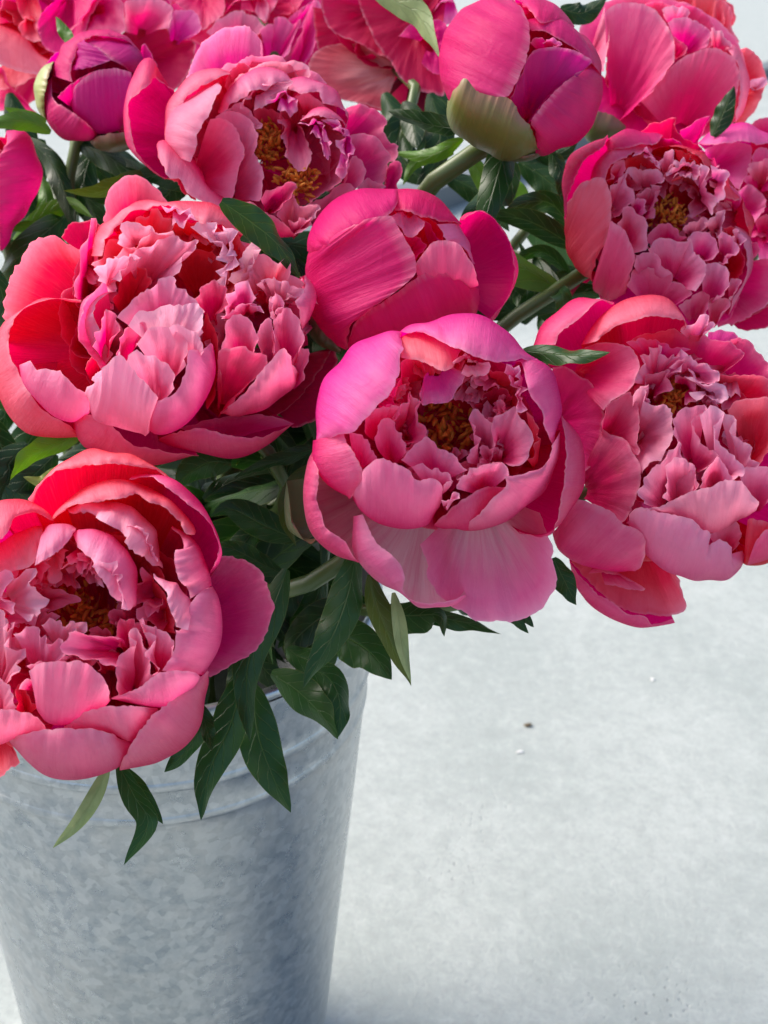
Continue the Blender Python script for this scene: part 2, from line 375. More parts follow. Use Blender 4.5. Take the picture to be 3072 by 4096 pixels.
ALL = []
class Peony:
    def __init__(s, label, org, scale, centre, R, depth, base=None, bw=-0.75, col='k', seed=1, extra=0.0):
        global rng
        s.rng = np.random.default_rng(seed); rng = s.rng
        s.org = np.array(org, float); s.sc = scale
        s.c = s.px(np.array(centre, float)); s.R = R * scale; s.D = depth
        s.Rm = s.R * depth / FPX
        s.base = s.px(np.array(base if base is not None else centre, float)); s.bw = bw
        s.col = col
        s.p0 = at(s.base[0], s.base[1], depth - (bw - 0.12) * s.Rm)
        s.root = thing("peony", label, "peony", tuple(MOUTH), "peonies in the bucket")
        s.o = MOUTH
        s.z = 0; s.pale = 1.0
        ALL.append(s)
    def px(s, p): return s.org + p * s.sc
    def world(s, xy, wv): return at(xy[..., 0], xy[..., 1], s.D - wv * s.Rm)

    def petal(s, E, S=None, col=None, ew=0.0, k=None, b=None, bw=None, up=0.0, sw=0.0, ds=0.85, rf=0.012, j=0.012, flare=0.0, curl=0.0, sp=0.18, name="petal", mat=None, rgb=None, lo=0.045, jf=1.0):
        R = s.R; j = max(j, rf * .45)
        E = s.px(pts(E))
        length = np.linalg.norm(np.diff(E, axis=0), axis=1).sum()
        NU = int(np.clip(length / R * 40, 24, 80))
        u = np.linspace(0, 1, NU)
        Es = smooth(E, NU)
        taper = np.minimum(1, np.minimum(u, 1 - u) * 8)
        arc = length / R
        # jagged margin
        jag = (0.7 * np.abs(wob(u, 7 * arc * jf)) + 0.7 * np.abs(wob(u, 16 * arc * jf)) + 0.5 * wob(u, 2.5 * arc)) * 1.5 * j * R * taper
        zs = s.z = s.z + 1
        if S is not None:
            Ss = smooth(s.px(pts(S)), NU)
            dl = Es - Ss; dist = np.linalg.norm(dl, axis=1); un = dl / np.maximum(dist, 1e-6)[:, None]
            Es = Es - un * np.minimum(jag, dist * 0.5)[:, None]
            dist = np.minimum(np.linalg.norm(Es - Ss, axis=1), R)
            h = np.sqrt(np.maximum(0, 2 * R * dist - dist ** 2)) / R * ds
            Ew = sw + h + up * np.minimum(1, dist / (0.15 * R))
            bx = s.base if b is None else s.px(np.array([float(q) for q in b.split(",")]))
            bwv = s.bw if bw is None else bw
            B = bx + (Ss - bx) * 0.06
            n1, n2 = 9, max(8, int(NU * 0.4))
            t1 = np.linspace(0, 1, n1, endpoint=False)[:, None] * (np.pi / 2)
            t2 = np.linspace(0, 1, n2)[:, None] * (np.pi / 2)
            fx1, fw1 = np.sin(t1), 1 - np.cos(t1); fx2, fw2 = 1 - np.cos(t2), np.sin(t2)
            X = np.vstack([B[None] + (Ss - B)[None] * fx1[..., None], Ss[None] + (Es - Ss)[None] * fx2[..., None]])
            W = np.vstack([bwv + (sw - bwv) * fw1 * np.ones((1, NU)), sw + (Ew - sw)[None] * fw2])
            v = np.r_[np.linspace(0, 0.5, n1, endpoint=False), np.linspace(0.5, 1, n2)]
        else:
            if b is None:
                bx = s.base; bwv = s.bw if bw is None else bw; kk = 0.8 if k is None else k; spv = 0.06
            else:
                bx = s.px(np.array([float(q) for q in b.split(",")])); kk = -0.45 if k is None else k
                e0 = ew[len(ew) // 2] if isinstance(ew, (list, tuple)) else ew
                bwv = (e0 - 0.42) if bw is None else bw; spv = sp
            dl = Es - bx; dist = np.linalg.norm(dl, axis=1); un = dl / np.maximum(dist, 1e-6)[:, None]
            Es = Es - un * np.minimum(jag, dist * 0.5)[:, None]
            Ew = np.full(NU, ew) if not isinstance(ew, (list, tuple)) else np.interp(u, np.linspace(0, 1, len(ew)), ew)
            B = bx + (Es - bx) * spv
            nv = max(14, int(NU * 0.6))
            t = np.linspace(0, 1, nv)[:, None]; a = t * (np.pi / 2)
            cx, cw, dx, dw = np.sin(a), 1 - np.cos(a), 1 - np.cos(a), np.sin(a)
            if kk >= 0: fx, fw = t + (cx - t) * kk, t + (cw - t) * kk
            else: fx, fw = t + (dx - t) * -kk, t + (dw - t) * -kk
            X = B[None] + (Es - B)[None] * fx[..., None]
            W = bwv + (Ew - bwv)[None] * fw
            if b is not None:      # the claw runs back to the receptacle
                ext = np.linspace(0, 1, 6, endpoint=False)[:, None]
                X0 = s.base + (B - s.base)[None] * (1 - (1 - ext) ** 3.5)[..., None]
                W0 = s.bw + (bwv - s.bw) * ext ** 1.5 * np.ones((1, NU))
                X = np.vstack([X0, X]); W = np.vstack([W0, W])
                v = np.r_[np.linspace(0, 0.12, 6, endpoint=False), np.linspace(0.12, 1, nv)]
            else:
                v = np.linspace(0, 1, nv)
        P = s.world(X, W)
        # ruffles and unevenness along the normal
        du = np.gradient(P, axis=1); dv = np.gradient(P, axis=0)
        N = np.cross(du, dv); N /= np.maximum(np.linalg.norm(N, axis=-1, keepdims=True), 1e-9)
        vv = v[:, None]
        amp = rf * s.Rm
        d = (wob(u, 2.2 * arc)[None] * amp * 1.6 + wob(u, 6 * arc)[None] * amp) * np.clip((vv - 0.55) / 0.45, 0, 1) ** 2
        d = d + lo * s.Rm * np.sin(np.pi * vv) * (wob(u, 0.8 * max(arc, .6))[None] * 0.7 + 0.5 * wob(u, 2.0 * arc)[None] * np.sin(vv * s.rng.uniform(4, 9)))
        if rf >= .018: d = d + wob(u, 4.5 * arc)[None] * rf * 0.5 * s.Rm * np.clip(vv, 0, 1) ** 1.3 + wob(u, 11 * arc)[None] * rf * 0.35 * s.Rm * np.clip((vv - .5) / .5, 0, 1) ** 1.5
        if curl: d = d + curl * s.Rm * np.clip((vv - 0.86) / 0.14, 0, 1) ** 2
        P = P + N * d[..., None]
        me = grid_mesh(name, P, u[None] * min(arc, 1.6) / 1.3, v[:, None], s.o)
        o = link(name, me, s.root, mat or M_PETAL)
        c = np.array(rgb if rgb is not None else PAL[col or s.col])
        if rgb is None:
            c = c * s.rng.uniform(0.93, 1.05) * np.array([1, s.rng.uniform(0.85, 1.15), s.rng.uniform(0.88, 1.12)])
        o.color = (*np.clip(c, 0, 0.95), 1.0 - flare)
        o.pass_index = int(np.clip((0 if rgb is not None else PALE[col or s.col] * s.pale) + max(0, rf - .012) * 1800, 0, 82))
        return o

    def many(s, rows):
        for r in rows:
            r = list(r); opts = r.pop() if isinstance(r[-1], dict) else {}
            s.petal(r[1], r[2] if len(r) > 2 else None, col=r[0], **opts)

    def sepal(s, E, S, rgb=(0.24, 0.26, 0.07), **kw):
        kw.setdefault('up', 0.05)
        return s.petal(E, S, rgb=rgb, name="sepal", mat=M_SEPAL, **kw)

    def guards(s, n=7, f=0.72, col=None, w=-0.05):
        """the outer ring that closes the flower behind"""
        cc = (s.c - s.org) / s.sc; r = s.R / s.sc
        for i in range(n):
            a0 = 2 * np.pi * (i + s.rng.uniform(-.15, .15)) / n; a = np.linspace(a0 - 0.62, a0 + 0.62, 7)
            q = f * r * (1 - 0.22 * np.abs(np.linspace(-1, 1, 7)) ** 2.5)
            s.petal(" ".join(f"{cc[0] + q[i] * math.cos(t):.1f},{cc[1] + q[i] * math.sin(t):.1f}" for i, t in enumerate(a)), None, col=col, ew=w)

    def fill(s, centre, rx, ry, n, w=.2, col='kkl', size=.30, rf=.05, out=1.0):
        """crumpled inner petals standing in a ring round the heart"""
        for i in range(n):
            a = 2 * np.pi * (i + s.rng.uniform(-.3, .3)) / n; f = s.rng.uniform(.85, 1.25)
            x, y = centre[0] + rx * f * math.cos(a), centre[1] + ry * f * math.sin(a)
            h = size * s.R / s.sc * s.rng.uniform(.7, 1.2)
            # the petal leans in over the heart: base outward, edge inward
            ox, oy = math.cos(a), math.sin(a); tx, ty = -oy, ox
            E = []
            for q in np.linspace(-1, 1, 8):
                rr = -0.55 * (1 - abs(q) ** 2.2) + s.rng.uniform(-.08, .08)
                E.append(f"{x + ox * h * rr + tx * h * .62 * q:.1f},{y + oy * h * rr + ty * h * .62 * q:.1f}")
            s.petal(" ".join(E), None, col=col[s.rng.integers(len(col))], b=f"{x + ox * h * .55:.1f},{y + oy * h * .55:.1f}", ew=w + s.rng.uniform(-.08, .08) + .0, bw=w - .30, k=-.2, rf=rf, sp=.3, j=.02)

    def stamens(s, centre, rx, ry, n, w=-0.35, size=0.12, tilt=0.5, lean=(0, 0)):
        c = s.px(np.array(centre, float))
        for i in range(n):
            a = s.rng.uniform(0, 2 * np.pi); r = math.sqrt(s.rng.uniform(0.0, 1))
            x = c + np.array([rx * math.cos(a), ry * math.sin(a)]) * r * s.sc
            wv = w - 0.10 * r + s.rng.uniform(-.05, .05)
            p = at(x[0], x[1], s.D - wv * s.Rm)
            dirv = -FW + RT * (lean[0] + s.rng.normal(0, tilt) + 0.3 * r * math.cos(a)) + UP * (lean[1] + s.rng.normal(0, tilt) - 0.3 * r * math.sin(a))
            q = Vector(dirv).to_track_quat('Z', 'Y').to_matrix().to_4x4() @ Matrix.Rotation(s.rng.uniform(0, 6.28), 4, 'Z')
            o = link("stamen", STAMEN[i % 3], s.root)
            sz = size * s.Rm * s.rng.uniform(0.8, 1.25)
            o.matrix_local = Matrix.Translation(Vector(p - s.o)) @ q @ Matrix.Scale(sz, 4)

    def stem(s, via=None, r=0.0035):
        p1 = MOUTH + np.array([s.rng.uniform(-.06, .06), s.rng.uniform(-.05, .05), -0.02])
        pt = [s.p0] + ([at(*q) for q in via] if via else []) + [p1, p1 + np.array([s.rng.uniform(-.02, .02), s.rng.uniform(-.02, .02), -0.16])]
        pt = np.array(pt); pt = smooth3(pt, 22)
        s.stem_pts = pt
        s.stem_o = link("stem", tube_mesh("stem", pt, r, 10, s.o), s.root, M_STEM)

    def leaf(s, spine, width, d0, d1, col='g', fold=0.35, bend=0.0, roll=0.0, sc=1.8517, thin=0.12, wave=0.09):
        pp = pts(spine) * sc
        n = 22
        q = smooth(pp, n); t = np.linspace(0, 1, n)
        dep = d0 + (d1 - d0) * t - bend * np.sin(np.pi * t) * 0.05
        P = at(q[:, 0], q[:, 1], dep)
        leaf_from_spine(P, width * sc * (d0 + d1) / 2 / FPX, s, col, fold, roll, thin, wave)

    def add_leaves(s, n, spread=1.0, cols="ggeeb", lo=0.25, hi=0.9, L=(0.06, 0.10), down=0.0):
        pt = s.stem_pts
        for i in range(n):
            f = s.rng.uniform(lo, hi); k = int(f * 15)
            a = pt[k]
            az = s.rng.uniform(0, 2 * np.pi)
            d = np.array([math.cos(az), math.sin(az), s.rng.uniform(-0.5, 0.7) - down]); d /= np.linalg.norm(d)
            ln = s.rng.uniform(*L) * spread; t = np.linspace(0, 1, 16)[:, None]
            sag = np.array([0, 0, -1.0]) * ln * s.rng.uniform(0.1, 0.5)
            Q = a + d * ln * t + sag * t ** 2
            dep = Q @ FW; qx = 1536 + FPX * (Q @ RT) / dep; qy = 2048 - FPX * (Q @ UP) / dep
            if dep.min() < 0.545 or (qy.max() > 2480 and qx.max() > 1150) or qy.max() > 2900 or qx.max() > 2350 and qy.max() > 1300: continue
            if any(((np.hypot(qx - p.c[0], qy - p.c[1]) < 1.1 * p.R) & (dep < p.D + 0.35 * p.Rm)).any() for p in ALL): continue
            leaf_from_spine(Q, ln * s.rng.uniform(0.19, 0.28), s, cols[s.rng.integers(len(cols))], 0.35, s.rng.uniform(-1, 1), 0.12, 0.06)

def leaf_from_spine(P, W, s, col, fold, roll, thin, wave):
    n = len(P); t = np.linspace(0, 1, n)
    T = np.gradient(P, axis=0); T /= np.linalg.norm(T, axis=1, keepdims=True)
    view = -P / np.linalg.norm(P, axis=1, keepdims=True)
    A = np.cross(T, view); A /= np.maximum(np.linalg.norm(A, axis=1, keepdims=True), 1e-6)
    Nn = np.cross(A, T)
    ro = (roll * (0.4 + 1.0 * t) + 0.45 * wob(t, 0.7))[:, None]
    A, Nn = A * np.cos(ro) + Nn * np.sin(ro), Nn * np.cos(ro) - A * np.sin(ro)
    prof = np.sin(np.pi * np.clip(t * 0.97 + 0.03, 0, 1) ** 0.85) ** 0.8
    prof = np.maximum(prof, thin * (1 - t)) * (1 - 0.15 * t); prof[-1] = 0.01
    m = 11; x = np.linspace(-1, 1, m)
    hw = W / 2 * prof
    Q = P[:, None] + A[:, None] * (x[None] * hw[:, None])[..., None]
    h = -fold * np.abs(x)[None] ** 1.3 * hw[:, None]
    h = h + 1.3 * wave * W * (wob(t, 2.0)[:, None] * np.maximum(x, 0)[None] ** 2 + wob(t, 2.0)[:, None] * np.maximum(-x, 0)[None] ** 2) * prof[:, None] * 1.5
    Q = Q - Nn[:, None] * h[..., None] * -1
    me = grid_mesh("leaf", Q, x[None], t[:, None], s.o)
    o = link("leaf", me, s.root, M_LEAF)
    c = np.array(GRN[col]) * s.rng.uniform(0.8, 1.2); o.color = (*c, 1)
    return o

def smooth3(P, n):
    P = np.asarray(P, float); Q = np.vstack([2 * P[0] - P[1], P, 2 * P[-1] - P[-2]]); out = []
    t = np.linspace(0, 1, 16, endpoint=False)[:, None]
    for i in range(len(P) - 1):
        a, b, c, d = Q[i:i + 4]
        out.append(0.5 * ((2 * b) + (-a + c) * t + (2 * a - 5 * b + 4 * c - d) * t ** 2 + (-a + 3 * b - 3 * c + d) * t ** 3))
    out.append(P[-1:]); D = np.vstack(out); s = np.r_[0, np.cumsum(np.linalg.norm(np.diff(D, axis=0), axis=1))]
    q = np.linspace(0, s[-1], n); return np.stack([np.interp(q, s, D[:, k]) for k in range(3)], -1)

def tube_mesh(name, P, r, n, origin):
    T = np.gradient(P, axis=0); T /= np.linalg.norm(T, axis=1, keepdims=True)
    ref = np.array([0.3, 1.0, 0.2]); A = np.cross(T, ref); A /= np.linalg.norm(A, axis=1, keepdims=True); B = np.cross(T, A)
    th = np.linspace(0, 2 * np.pi, n + 1); rr = r * np.ones(len(P)) if np.isscalar(r) else np.asarray(r)
    ridge = 1 + 0.05 * np.cos(5 * th)
    Q = P[:, None] + rr[:, None, None] * ridge[None, :, None] * (A[:, None] * np.cos(th)[None, :, None] + B[:, None] * np.sin(th)[None, :, None])
    return grid_mesh(name, Q, th[None] / 6.283, np.linspace(0, 1, len(P))[:, None], origin)

STAMEN = []
for i in range(3):
    z = np.linspace(0, 1, 12)
    P = np.stack([0.22 * np.sin(z * 2.6 + i * 1.3), 0.30 * z ** 2 * (i - 1), z], -1)
    r = np.interp(z, [0, .35, .42, .55, .85, .97, 1.0], [.03, .03, .085, .115, .095, .05, .004])
    me = tube_mesh("stamen", P, r, 8, (0, 0, 0)); me.materials.append(M_STAMEN); STAMEN.append(me)

# ================================================================== flowers
# --- bottom centre: wide open bowl with orange heart
F = Peony("wide bowl-shaped pink peony at the middle, two pale petals hanging below it", (1150, 1200), 0.7535, (790, 700), 650, 0.470, base=(760, 850), col='k', seed=11)
F.guards(8, 0.80)
F.many([
 ('l', "700,1300 780,1540 880,1640 1000,1690 1130,1718 1250,1700 1350,1640 1420,1530 1425,1400 1385,1260 1340,1130", dict(b="1000,1000", bw=-0.45, ew=[-.1, -.05, .0, .05, -.05], k=0.5, flare=0.5, lo=.05, sp=.1)),
 ('l', "400,1140 480,1290 560,1350 620,1440 610,1530 650,1580 760,1606 860,1592 945,1565", "345,1150 350,1300 400,1400 500,1500 590,1556 640,1600 700,1640 800,1640 880,1625 948,1572", dict(flare=0.65, sw=-.05, ds=.45, b="740,1000", bw=-0.5)),
 ('k', "150,790 168,900 165,1000 175,1120 230,1220 310,1280 330,1310 345,1350 375,1385", "145,760 95,850 75,960 85,1080 120,1200 180,1290 260,1350 380,1390", dict(ds=.7, sw=-.1, flare=.4)),
 ('k', "1455,620 1465,720 1475,850 1455,1000 1440,1100 1410,1215 1385,1258 1300,1255 1230,1235", "1458,605 1505,650 1545,740 1570,850 1565,960 1540,1060 1490,1150 1410,1225 1330,1268 1230,1245", dict(ds=.75, sw=-.05)),
 ('k', "300,708 345,800 400,885 398,960 365,1020 325,1055", "148,745 150,850 185,960 240,1020 325,1060", dict(up=.0)),
 ('v', "180,745 270,725 360,690 440,610 520,530 580,440 605,330 612,260 605,185", "148,740 145,600 165,480 220,370 310,280 420,220 520,190 605,178", dict(up=.06)),
 ('o', "612,310 690,325 760,350 800,375 865,370 920,265", "600,205 650,178 700,172 760,180 830,200 925,260", dict(up=-.08, sw=.02)),
 ('v', "640,175 730,178 790,210 900,265 980,300 1060,325 1140,335 1230,325 1320,320", "605,175 680,120 780,85 900,75 1010,85 1100,120 1200,200 1290,290 1328,322", dict(up=.04)),
 ('v', "1185,335 1240,345 1265,430 1290,520 1345,600 1370,700 1400,760 1420,775", "1215,330 1270,310 1330,325 1400,390 1440,480 1455,580 1450,680 1425,770", dict(up=.06)),
 ('l', "1395,770 1380,850 1350,890 1250,920 1150,930 1160,975 1080,1060 1000,1140 930,1215", "1450,690 1435,800 1410,900 1370,1000 1300,1090 1200,1170 1060,1215 930,1222", dict(up=.02)),
 ('l', "330,1040 400,900 490,838 570,860 650,900 690,955 780,945 830,1000 820,1060 812,1080", "325,1050 380,1110 470,1160 580,1195 700,1210 770,1190 815,1100", dict(up=.0, rf=.012)),
 ('k', "790,1180 880,1090 960,1030 1060,990 1160,990 1155,1010", "775,1195 850,1218 935,1222 1010,1180 1090,1090 1160,1010", dict(up=-.06)),
 ('l', "320,700 400,720 460,780 480,830 470,850 430,880", dict(b="380,930", ew=.50, rf=.02)),
 ('l', "455,740 480,680 540,625 590,690 620,770 640,800", dict(b="545,900", ew=.48, rf=.02)),
 ('l', "550,620 590,560 650,530 655,480 680,530 710,540 700,580 710,640 740,690 740,720 690,750 640,780", dict(b="600,760", ew=.38, rf=.03, sp=.3)),
 ('k', "400,690 430,600 500,560 560,540 590,570 560,640", dict(b="470,760", ew=.42, rf=.03)),
 ('l', "605,850 640,800 690,750 740,720 770,740 830,800 900,830 960,900", dict(b="790,980", ew=.55, rf=.02, k=-.6)),
 ('l', "660,890 700,870 760,890 820,910 890,945 880,970 840,1000", dict(b="790,1060", ew=.60, rf=.025)),
 ('p', "820,1075 860,1040 900,1030 880,1060 840,1095", dict(b="830,1110", ew=.66, rf=.03)),
 ('l', "890,1000 920,940 1000,890 1120,860 1160,870 1185,925", dict(b="1040,1040", ew=.58, rf=.02)),
 ('p', "900,960 960,920 1050,880 1130,860", dict(b="1010,1000", ew=.52, rf=.03)),
 ('l', "1085,690 1110,610 1160,590 1210,560 1230,610 1280,660 1310,730 1295,780 1265,850 1180,880", dict(b="1120,850", ew=.42, k=-.8, rf=.02)),
 ('p', "950,860 990,760 985,660 995,580 1050,620 1090,640 1110,690 1100,760 1110,840", dict(b="1030,880", ew=.34, rf=.04)),
 ('k', "1100,620 1120,550 1150,530 1190,560 1210,600", dict(b="1160,720", ew=.30, rf=.04)),
 ('r', "1270,590 1320,650 1345,720 1310,800 1270,845", dict(b="1310,900", ew=.36, rf=.02)),
 ('p', "1140,370 1190,345 1230,370 1250,440 1240,510 1265,580 1215,560 1200,500 1180,440 1190,400", dict(b="1225,460", ew=.55, rf=.05, sp=.4)),
 ('v', "700,500 710,560 760,555 800,550 870,545 900,490 930,440 945,400 860,370", dict(b="770,320", bw=.42, ew=.36, k=-.3, rf=.02, sp=.35)),
 ('p', "860,350 900,290 960,300 1010,340 1080,350 1050,420 980,410 920,390", dict(b="960,310", bw=.5, ew=.48, rf=.05, sp=.4)),
 ('c', "830,520 850,420 950,370 1100,370 1210,420 1240,560 1210,640", dict(b="1000,640", bw=-.3, ew=.15, k=.6)),
 ('k', "560,520 590,400 610,320 700,310 730,400 715,520", dict(b="720,650", bw=-.3, ew=.34, k=.5)),
 ('d', "1000,560 1060,480 1150,470 1200,520", dict(b="1060,640", bw=-.1, ew=.2, k=.3)),
])
F.fill((850, 650), 330, 290, 16, w=.24, col='llpk', size=.24)
F.fill((850, 650), 225, 210, 13, w=.06, col='llk', size=.24)
F.stamens((850, 650), 160, 160, 120, w=-.30, size=.17, tilt=.8, lean=(0, .2))
F.sepal("20,1180 80,1260 120,1300 165,1260", "0,960 -5,1100 10,1220 100,1280", rgb=(0.13, 0.15, 0.06), sw=-.5, ds=.2)
F.stem(via=[(1225, 2340, 0.52)], r=.0042)
F6 = F

# --- bottom left
F = Peony("open peony at the lower left in front of the bucket, cut by the picture edge", (0, 1750), 0.69319, (560, 1130), 740, 0.455, base=(620, 1200), col='k', seed=12)
F.guards(8, 0.82)
F.many([
 ('k', "1230,800 1270,690 1370,692 1500,755 1560,870 1580,1000 1550,1120 1480,1230 1350,1310 1215,1385", dict(b="900,1150", bw=-.5, ew=[-.3, -.22, -.15, -.22, -.3], k=.3, lo=.04)),
 ('c', "-100,1760 20,1765 120,1870 60,1920 0,1970 -100,2010", dict(b="0,1600", bw=-.45, ew=-.3, k=.3)),
 ('o', "165,358 230,270 330,203 460,172 600,160 750,165 850,180 920,202 975,232", "158,362 200,290 290,190 420,115 560,82 700,88 820,130 920,190 985,235", dict(sw=-.05)),
 ('k', "740,235 850,232 960,292 1070,380 1145,430 1205,500 1245,570 1262,640 1240,740", "760,222 860,218 990,250 1105,330 1205,430 1262,550 1282,660 1260,740 1215,785", dict(up=.0)),
 ('o', "-60,620 20,580 60,530 90,470 150,440 220,440 290,480", "-60,400 0,358 80,350 150,362 220,398 270,445 302,492", dict(up=.05)),
 ('o', "310,470 400,410 500,380 600,370 740,350 785,335 860,380 950,410 1030,490 1070,555 1115,552", "300,470 380,370 480,290 600,255 720,253 850,288 950,340 1045,420 1112,500 1126,545", dict(up=-.03)),
 ('p', "400,432 470,440 560,470 650,520 700,560 735,590 720,620 780,680 850,710 885,745 912,720", "390,420 480,390 590,375 700,370 800,420 880,510 912,600 918,715", dict(up=-.06, rf=.03)),
 ('p', "735,600 725,540 770,490 800,500 860,590 900,660 905,720", dict(b="830,620", ew=.46, rf=.03, sp=.3)),
 ('o', "-100,800 40,780 140,760 190,735 220,650 245,560", "-100,640 0,600 100,550 200,520 246,515", dict(up=-.05)),
 ('p', "200,740 280,700 350,655 400,600 420,560 435,532", "232,540 280,505 340,505 400,515 437,528", dict(up=-.06, sw=.25)),
 ('l', "430,600 460,655 520,700 545,740 560,790 610,850 640,920 700,960 740,1005 765,965", "420,560 450,530 550,528 640,560 730,650 782,760 778,880 770,965", dict(up=.0, sw=.2, ds=.7, rf=.02)),
 ('p', "530,745 580,720 650,740 700,800 720,900 740,1000", dict(b="660,780", bw=.62, ew=.72, rf=.04, sp=.3)),
 ('w', "60,790 150,770 200,770 225,830 240,930 250,1000 240,1050 160,1050", dict(b="20,950", ew=.55, k=-.5, rf=.04)),
 ('p', "-60,800 30,790 40,900 60,960 90,1000 30,1010", dict(b="-60,920", ew=.6, rf=.04)),
 ('l', "240,1000 330,1000 400,960 480,945 400,890 300,850 240,850", dict(b="220,920", bw=-.1, ew=.08, rf=.02)),
 ('p', "320,760 380,715 430,700 480,760 560,830 600,870", dict(b="500,700", bw=.2, ew=.3, rf=.04)),
 ('w', "240,1050 300,1040 340,1062 400,1080 440,1060 480,1090 475,1130 400,1145", dict(b="330,1260", ew=.50, rf=.05)),
 ('l', "680,1160 560,1125 470,1120 400,1120 390,1180 345,1210 450,1270 560,1310 670,1335", dict(b="760,1240", ew=.62, k=-.3, sp=.25, rf=.015)),
 ('p', "-60,1050 0,1010 40,1020 60,1100 95,1050 80,1200 100,1250 60,1390", dict(b="-10,1480", ew=.55, rf=.05)),
 ('p', "80,1120 180,1080 260,1150 330,1180 390,1200 400,1270 300,1290 160,1300", dict(b="220,1420", ew=.56, rf=.04)),
 ('l', "160,1350 230,1300 330,1280 400,1290 460,1275 540,1330 610,1400 640,1480 630,1515", "205,1530 215,1590 260,1650 380,1668 500,1600 640,1515", dict(sw=.55, ds=.35, rf=.012)),
 ('k', "105,1445 150,1395 200,1360 260,1345 330,1300 420,1290", dict(b="230,1480", ew=.66, rf=.03)),
 ('r', "90,1560 90,1450 120,1420 160,1460 210,1560", dict(b="150,1620", ew=.45)),
 ('l', "665,1490 672,1330 720,1240 760,1200 750,1110 780,1090 820,1140 860,1230 878,1380", dict(b="770,1510", ew=.60, k=-.4, rf=.02)),
 ('k', "690,1200 670,1110 720,1040 790,1040 810,1110", dict(b="750,1260", ew=.42, rf=.02)),
 ('l', "880,1370 870,1200 860,1120 825,1060 835,1020 880,1100 960,1120 1005,1160 1000,1260 960,1335", dict(b="920,1420", ew=.62, k=-.4, rf=.03)),
 ('p', "890,812 960,900 970,980 1010,1060 1022,1100 1075,1112", "900,808 960,803 1030,818 1062,870 1092,930 1085,1010", dict(sw=.45, ds=.5, rf=.025)),
 ('l', "990,522 1030,560 1050,640 1075,665 1010,665 1005,730 1030,820 1080,880 1095,930", "990,520 1060,545 1130,600 1180,680 1208,780 1226,852", dict(up=-.03, rf=.02)),
 ('l', "1215,862 1130,910 1080,980 1040,1100 1010,1110 1000,1220 960,1300 935,1345", "1222,860 1262,930 1281,1040 1276,1150 1250,1250 1180,1372", dict(up=.02)),
 ('l', "650,1500 720,1470 820,1430 880,1370 960,1345 1080,1340 1140,1365", "650,1515 750,1540 900,1562 1000,1540 1100,1450 1148,1378", dict(up=0, sw=.45, ds=.55)),
 ('l', "370,1670 450,1600 560,1555 700,1545 800,1545 905,1562", "380,1685 500,1705 620,1725 740,1765 800,1700 908,1568", dict(sw=.35, ds=.62)),
 ('l', "-60,1580 0,1565 100,1570 190,1600 240,1640 270,1682", "-60,1760 0,1772 60,1757 150,1722 272,1692", dict(sw=.3, ds=.6)),
 ('l', "1195,1358 1120,1400 1030,1470 920,1560 850,1620 800,1690 760,1750 720,1830 695,1895", "1212,1360 1218,1440 1192,1560 1132,1690 1042,1790 930,1850 800,1890 690,1902", dict(up=.04)),
 ('l', "20,1755 130,1710 260,1680 400,1670 520,1680 620,1700 700,1730 748,1760", "18,1742 60,1800 150,1880 280,1942 430,1967 560,1957 660,1922 705,1880 752,1772", dict(up=.02)),
 ('p', "-60,1390 0,1380 50,1430 92,1560", dict(b="0,1640", ew=.62)),
 ('c', "430,600 600,540 800,620 930,760 960,950 940,1100", dict(ew=.12, k=.7)),
 ('c', "260,860 320,720 420,720 440,880", dict(b="380,980", bw=-.3, ew=.1, k=.5)),
 ('c', "1020,1130 980,960 920,860 880,760", dict(b="860,1100", bw=-.2, ew=.3, k=.5)),
 ('l', "-40,700 -160,760 -240,900 -260,1100 -230,1300 -140,1450", "-40,400 -160,460 -290,600 -360,900 -340,1250 -220,1560"),
 ('l', "-60,1580 -160,1500 -220,1350", "-60,1800 -220,1700 -330,1480"),
])
F.fill((450, 1010), 420, 340, 16, w=.28, col='llpk', size=.24)
F.fill((450, 1000), 300, 220, 14, w=.10, col='llk', size=.22)
F.stamens((450, 1000), 230, 140, 120, w=-.28, size=.15, tilt=.8)
F.stem(via=[(560, 2780, 0.56)])
F7 = F

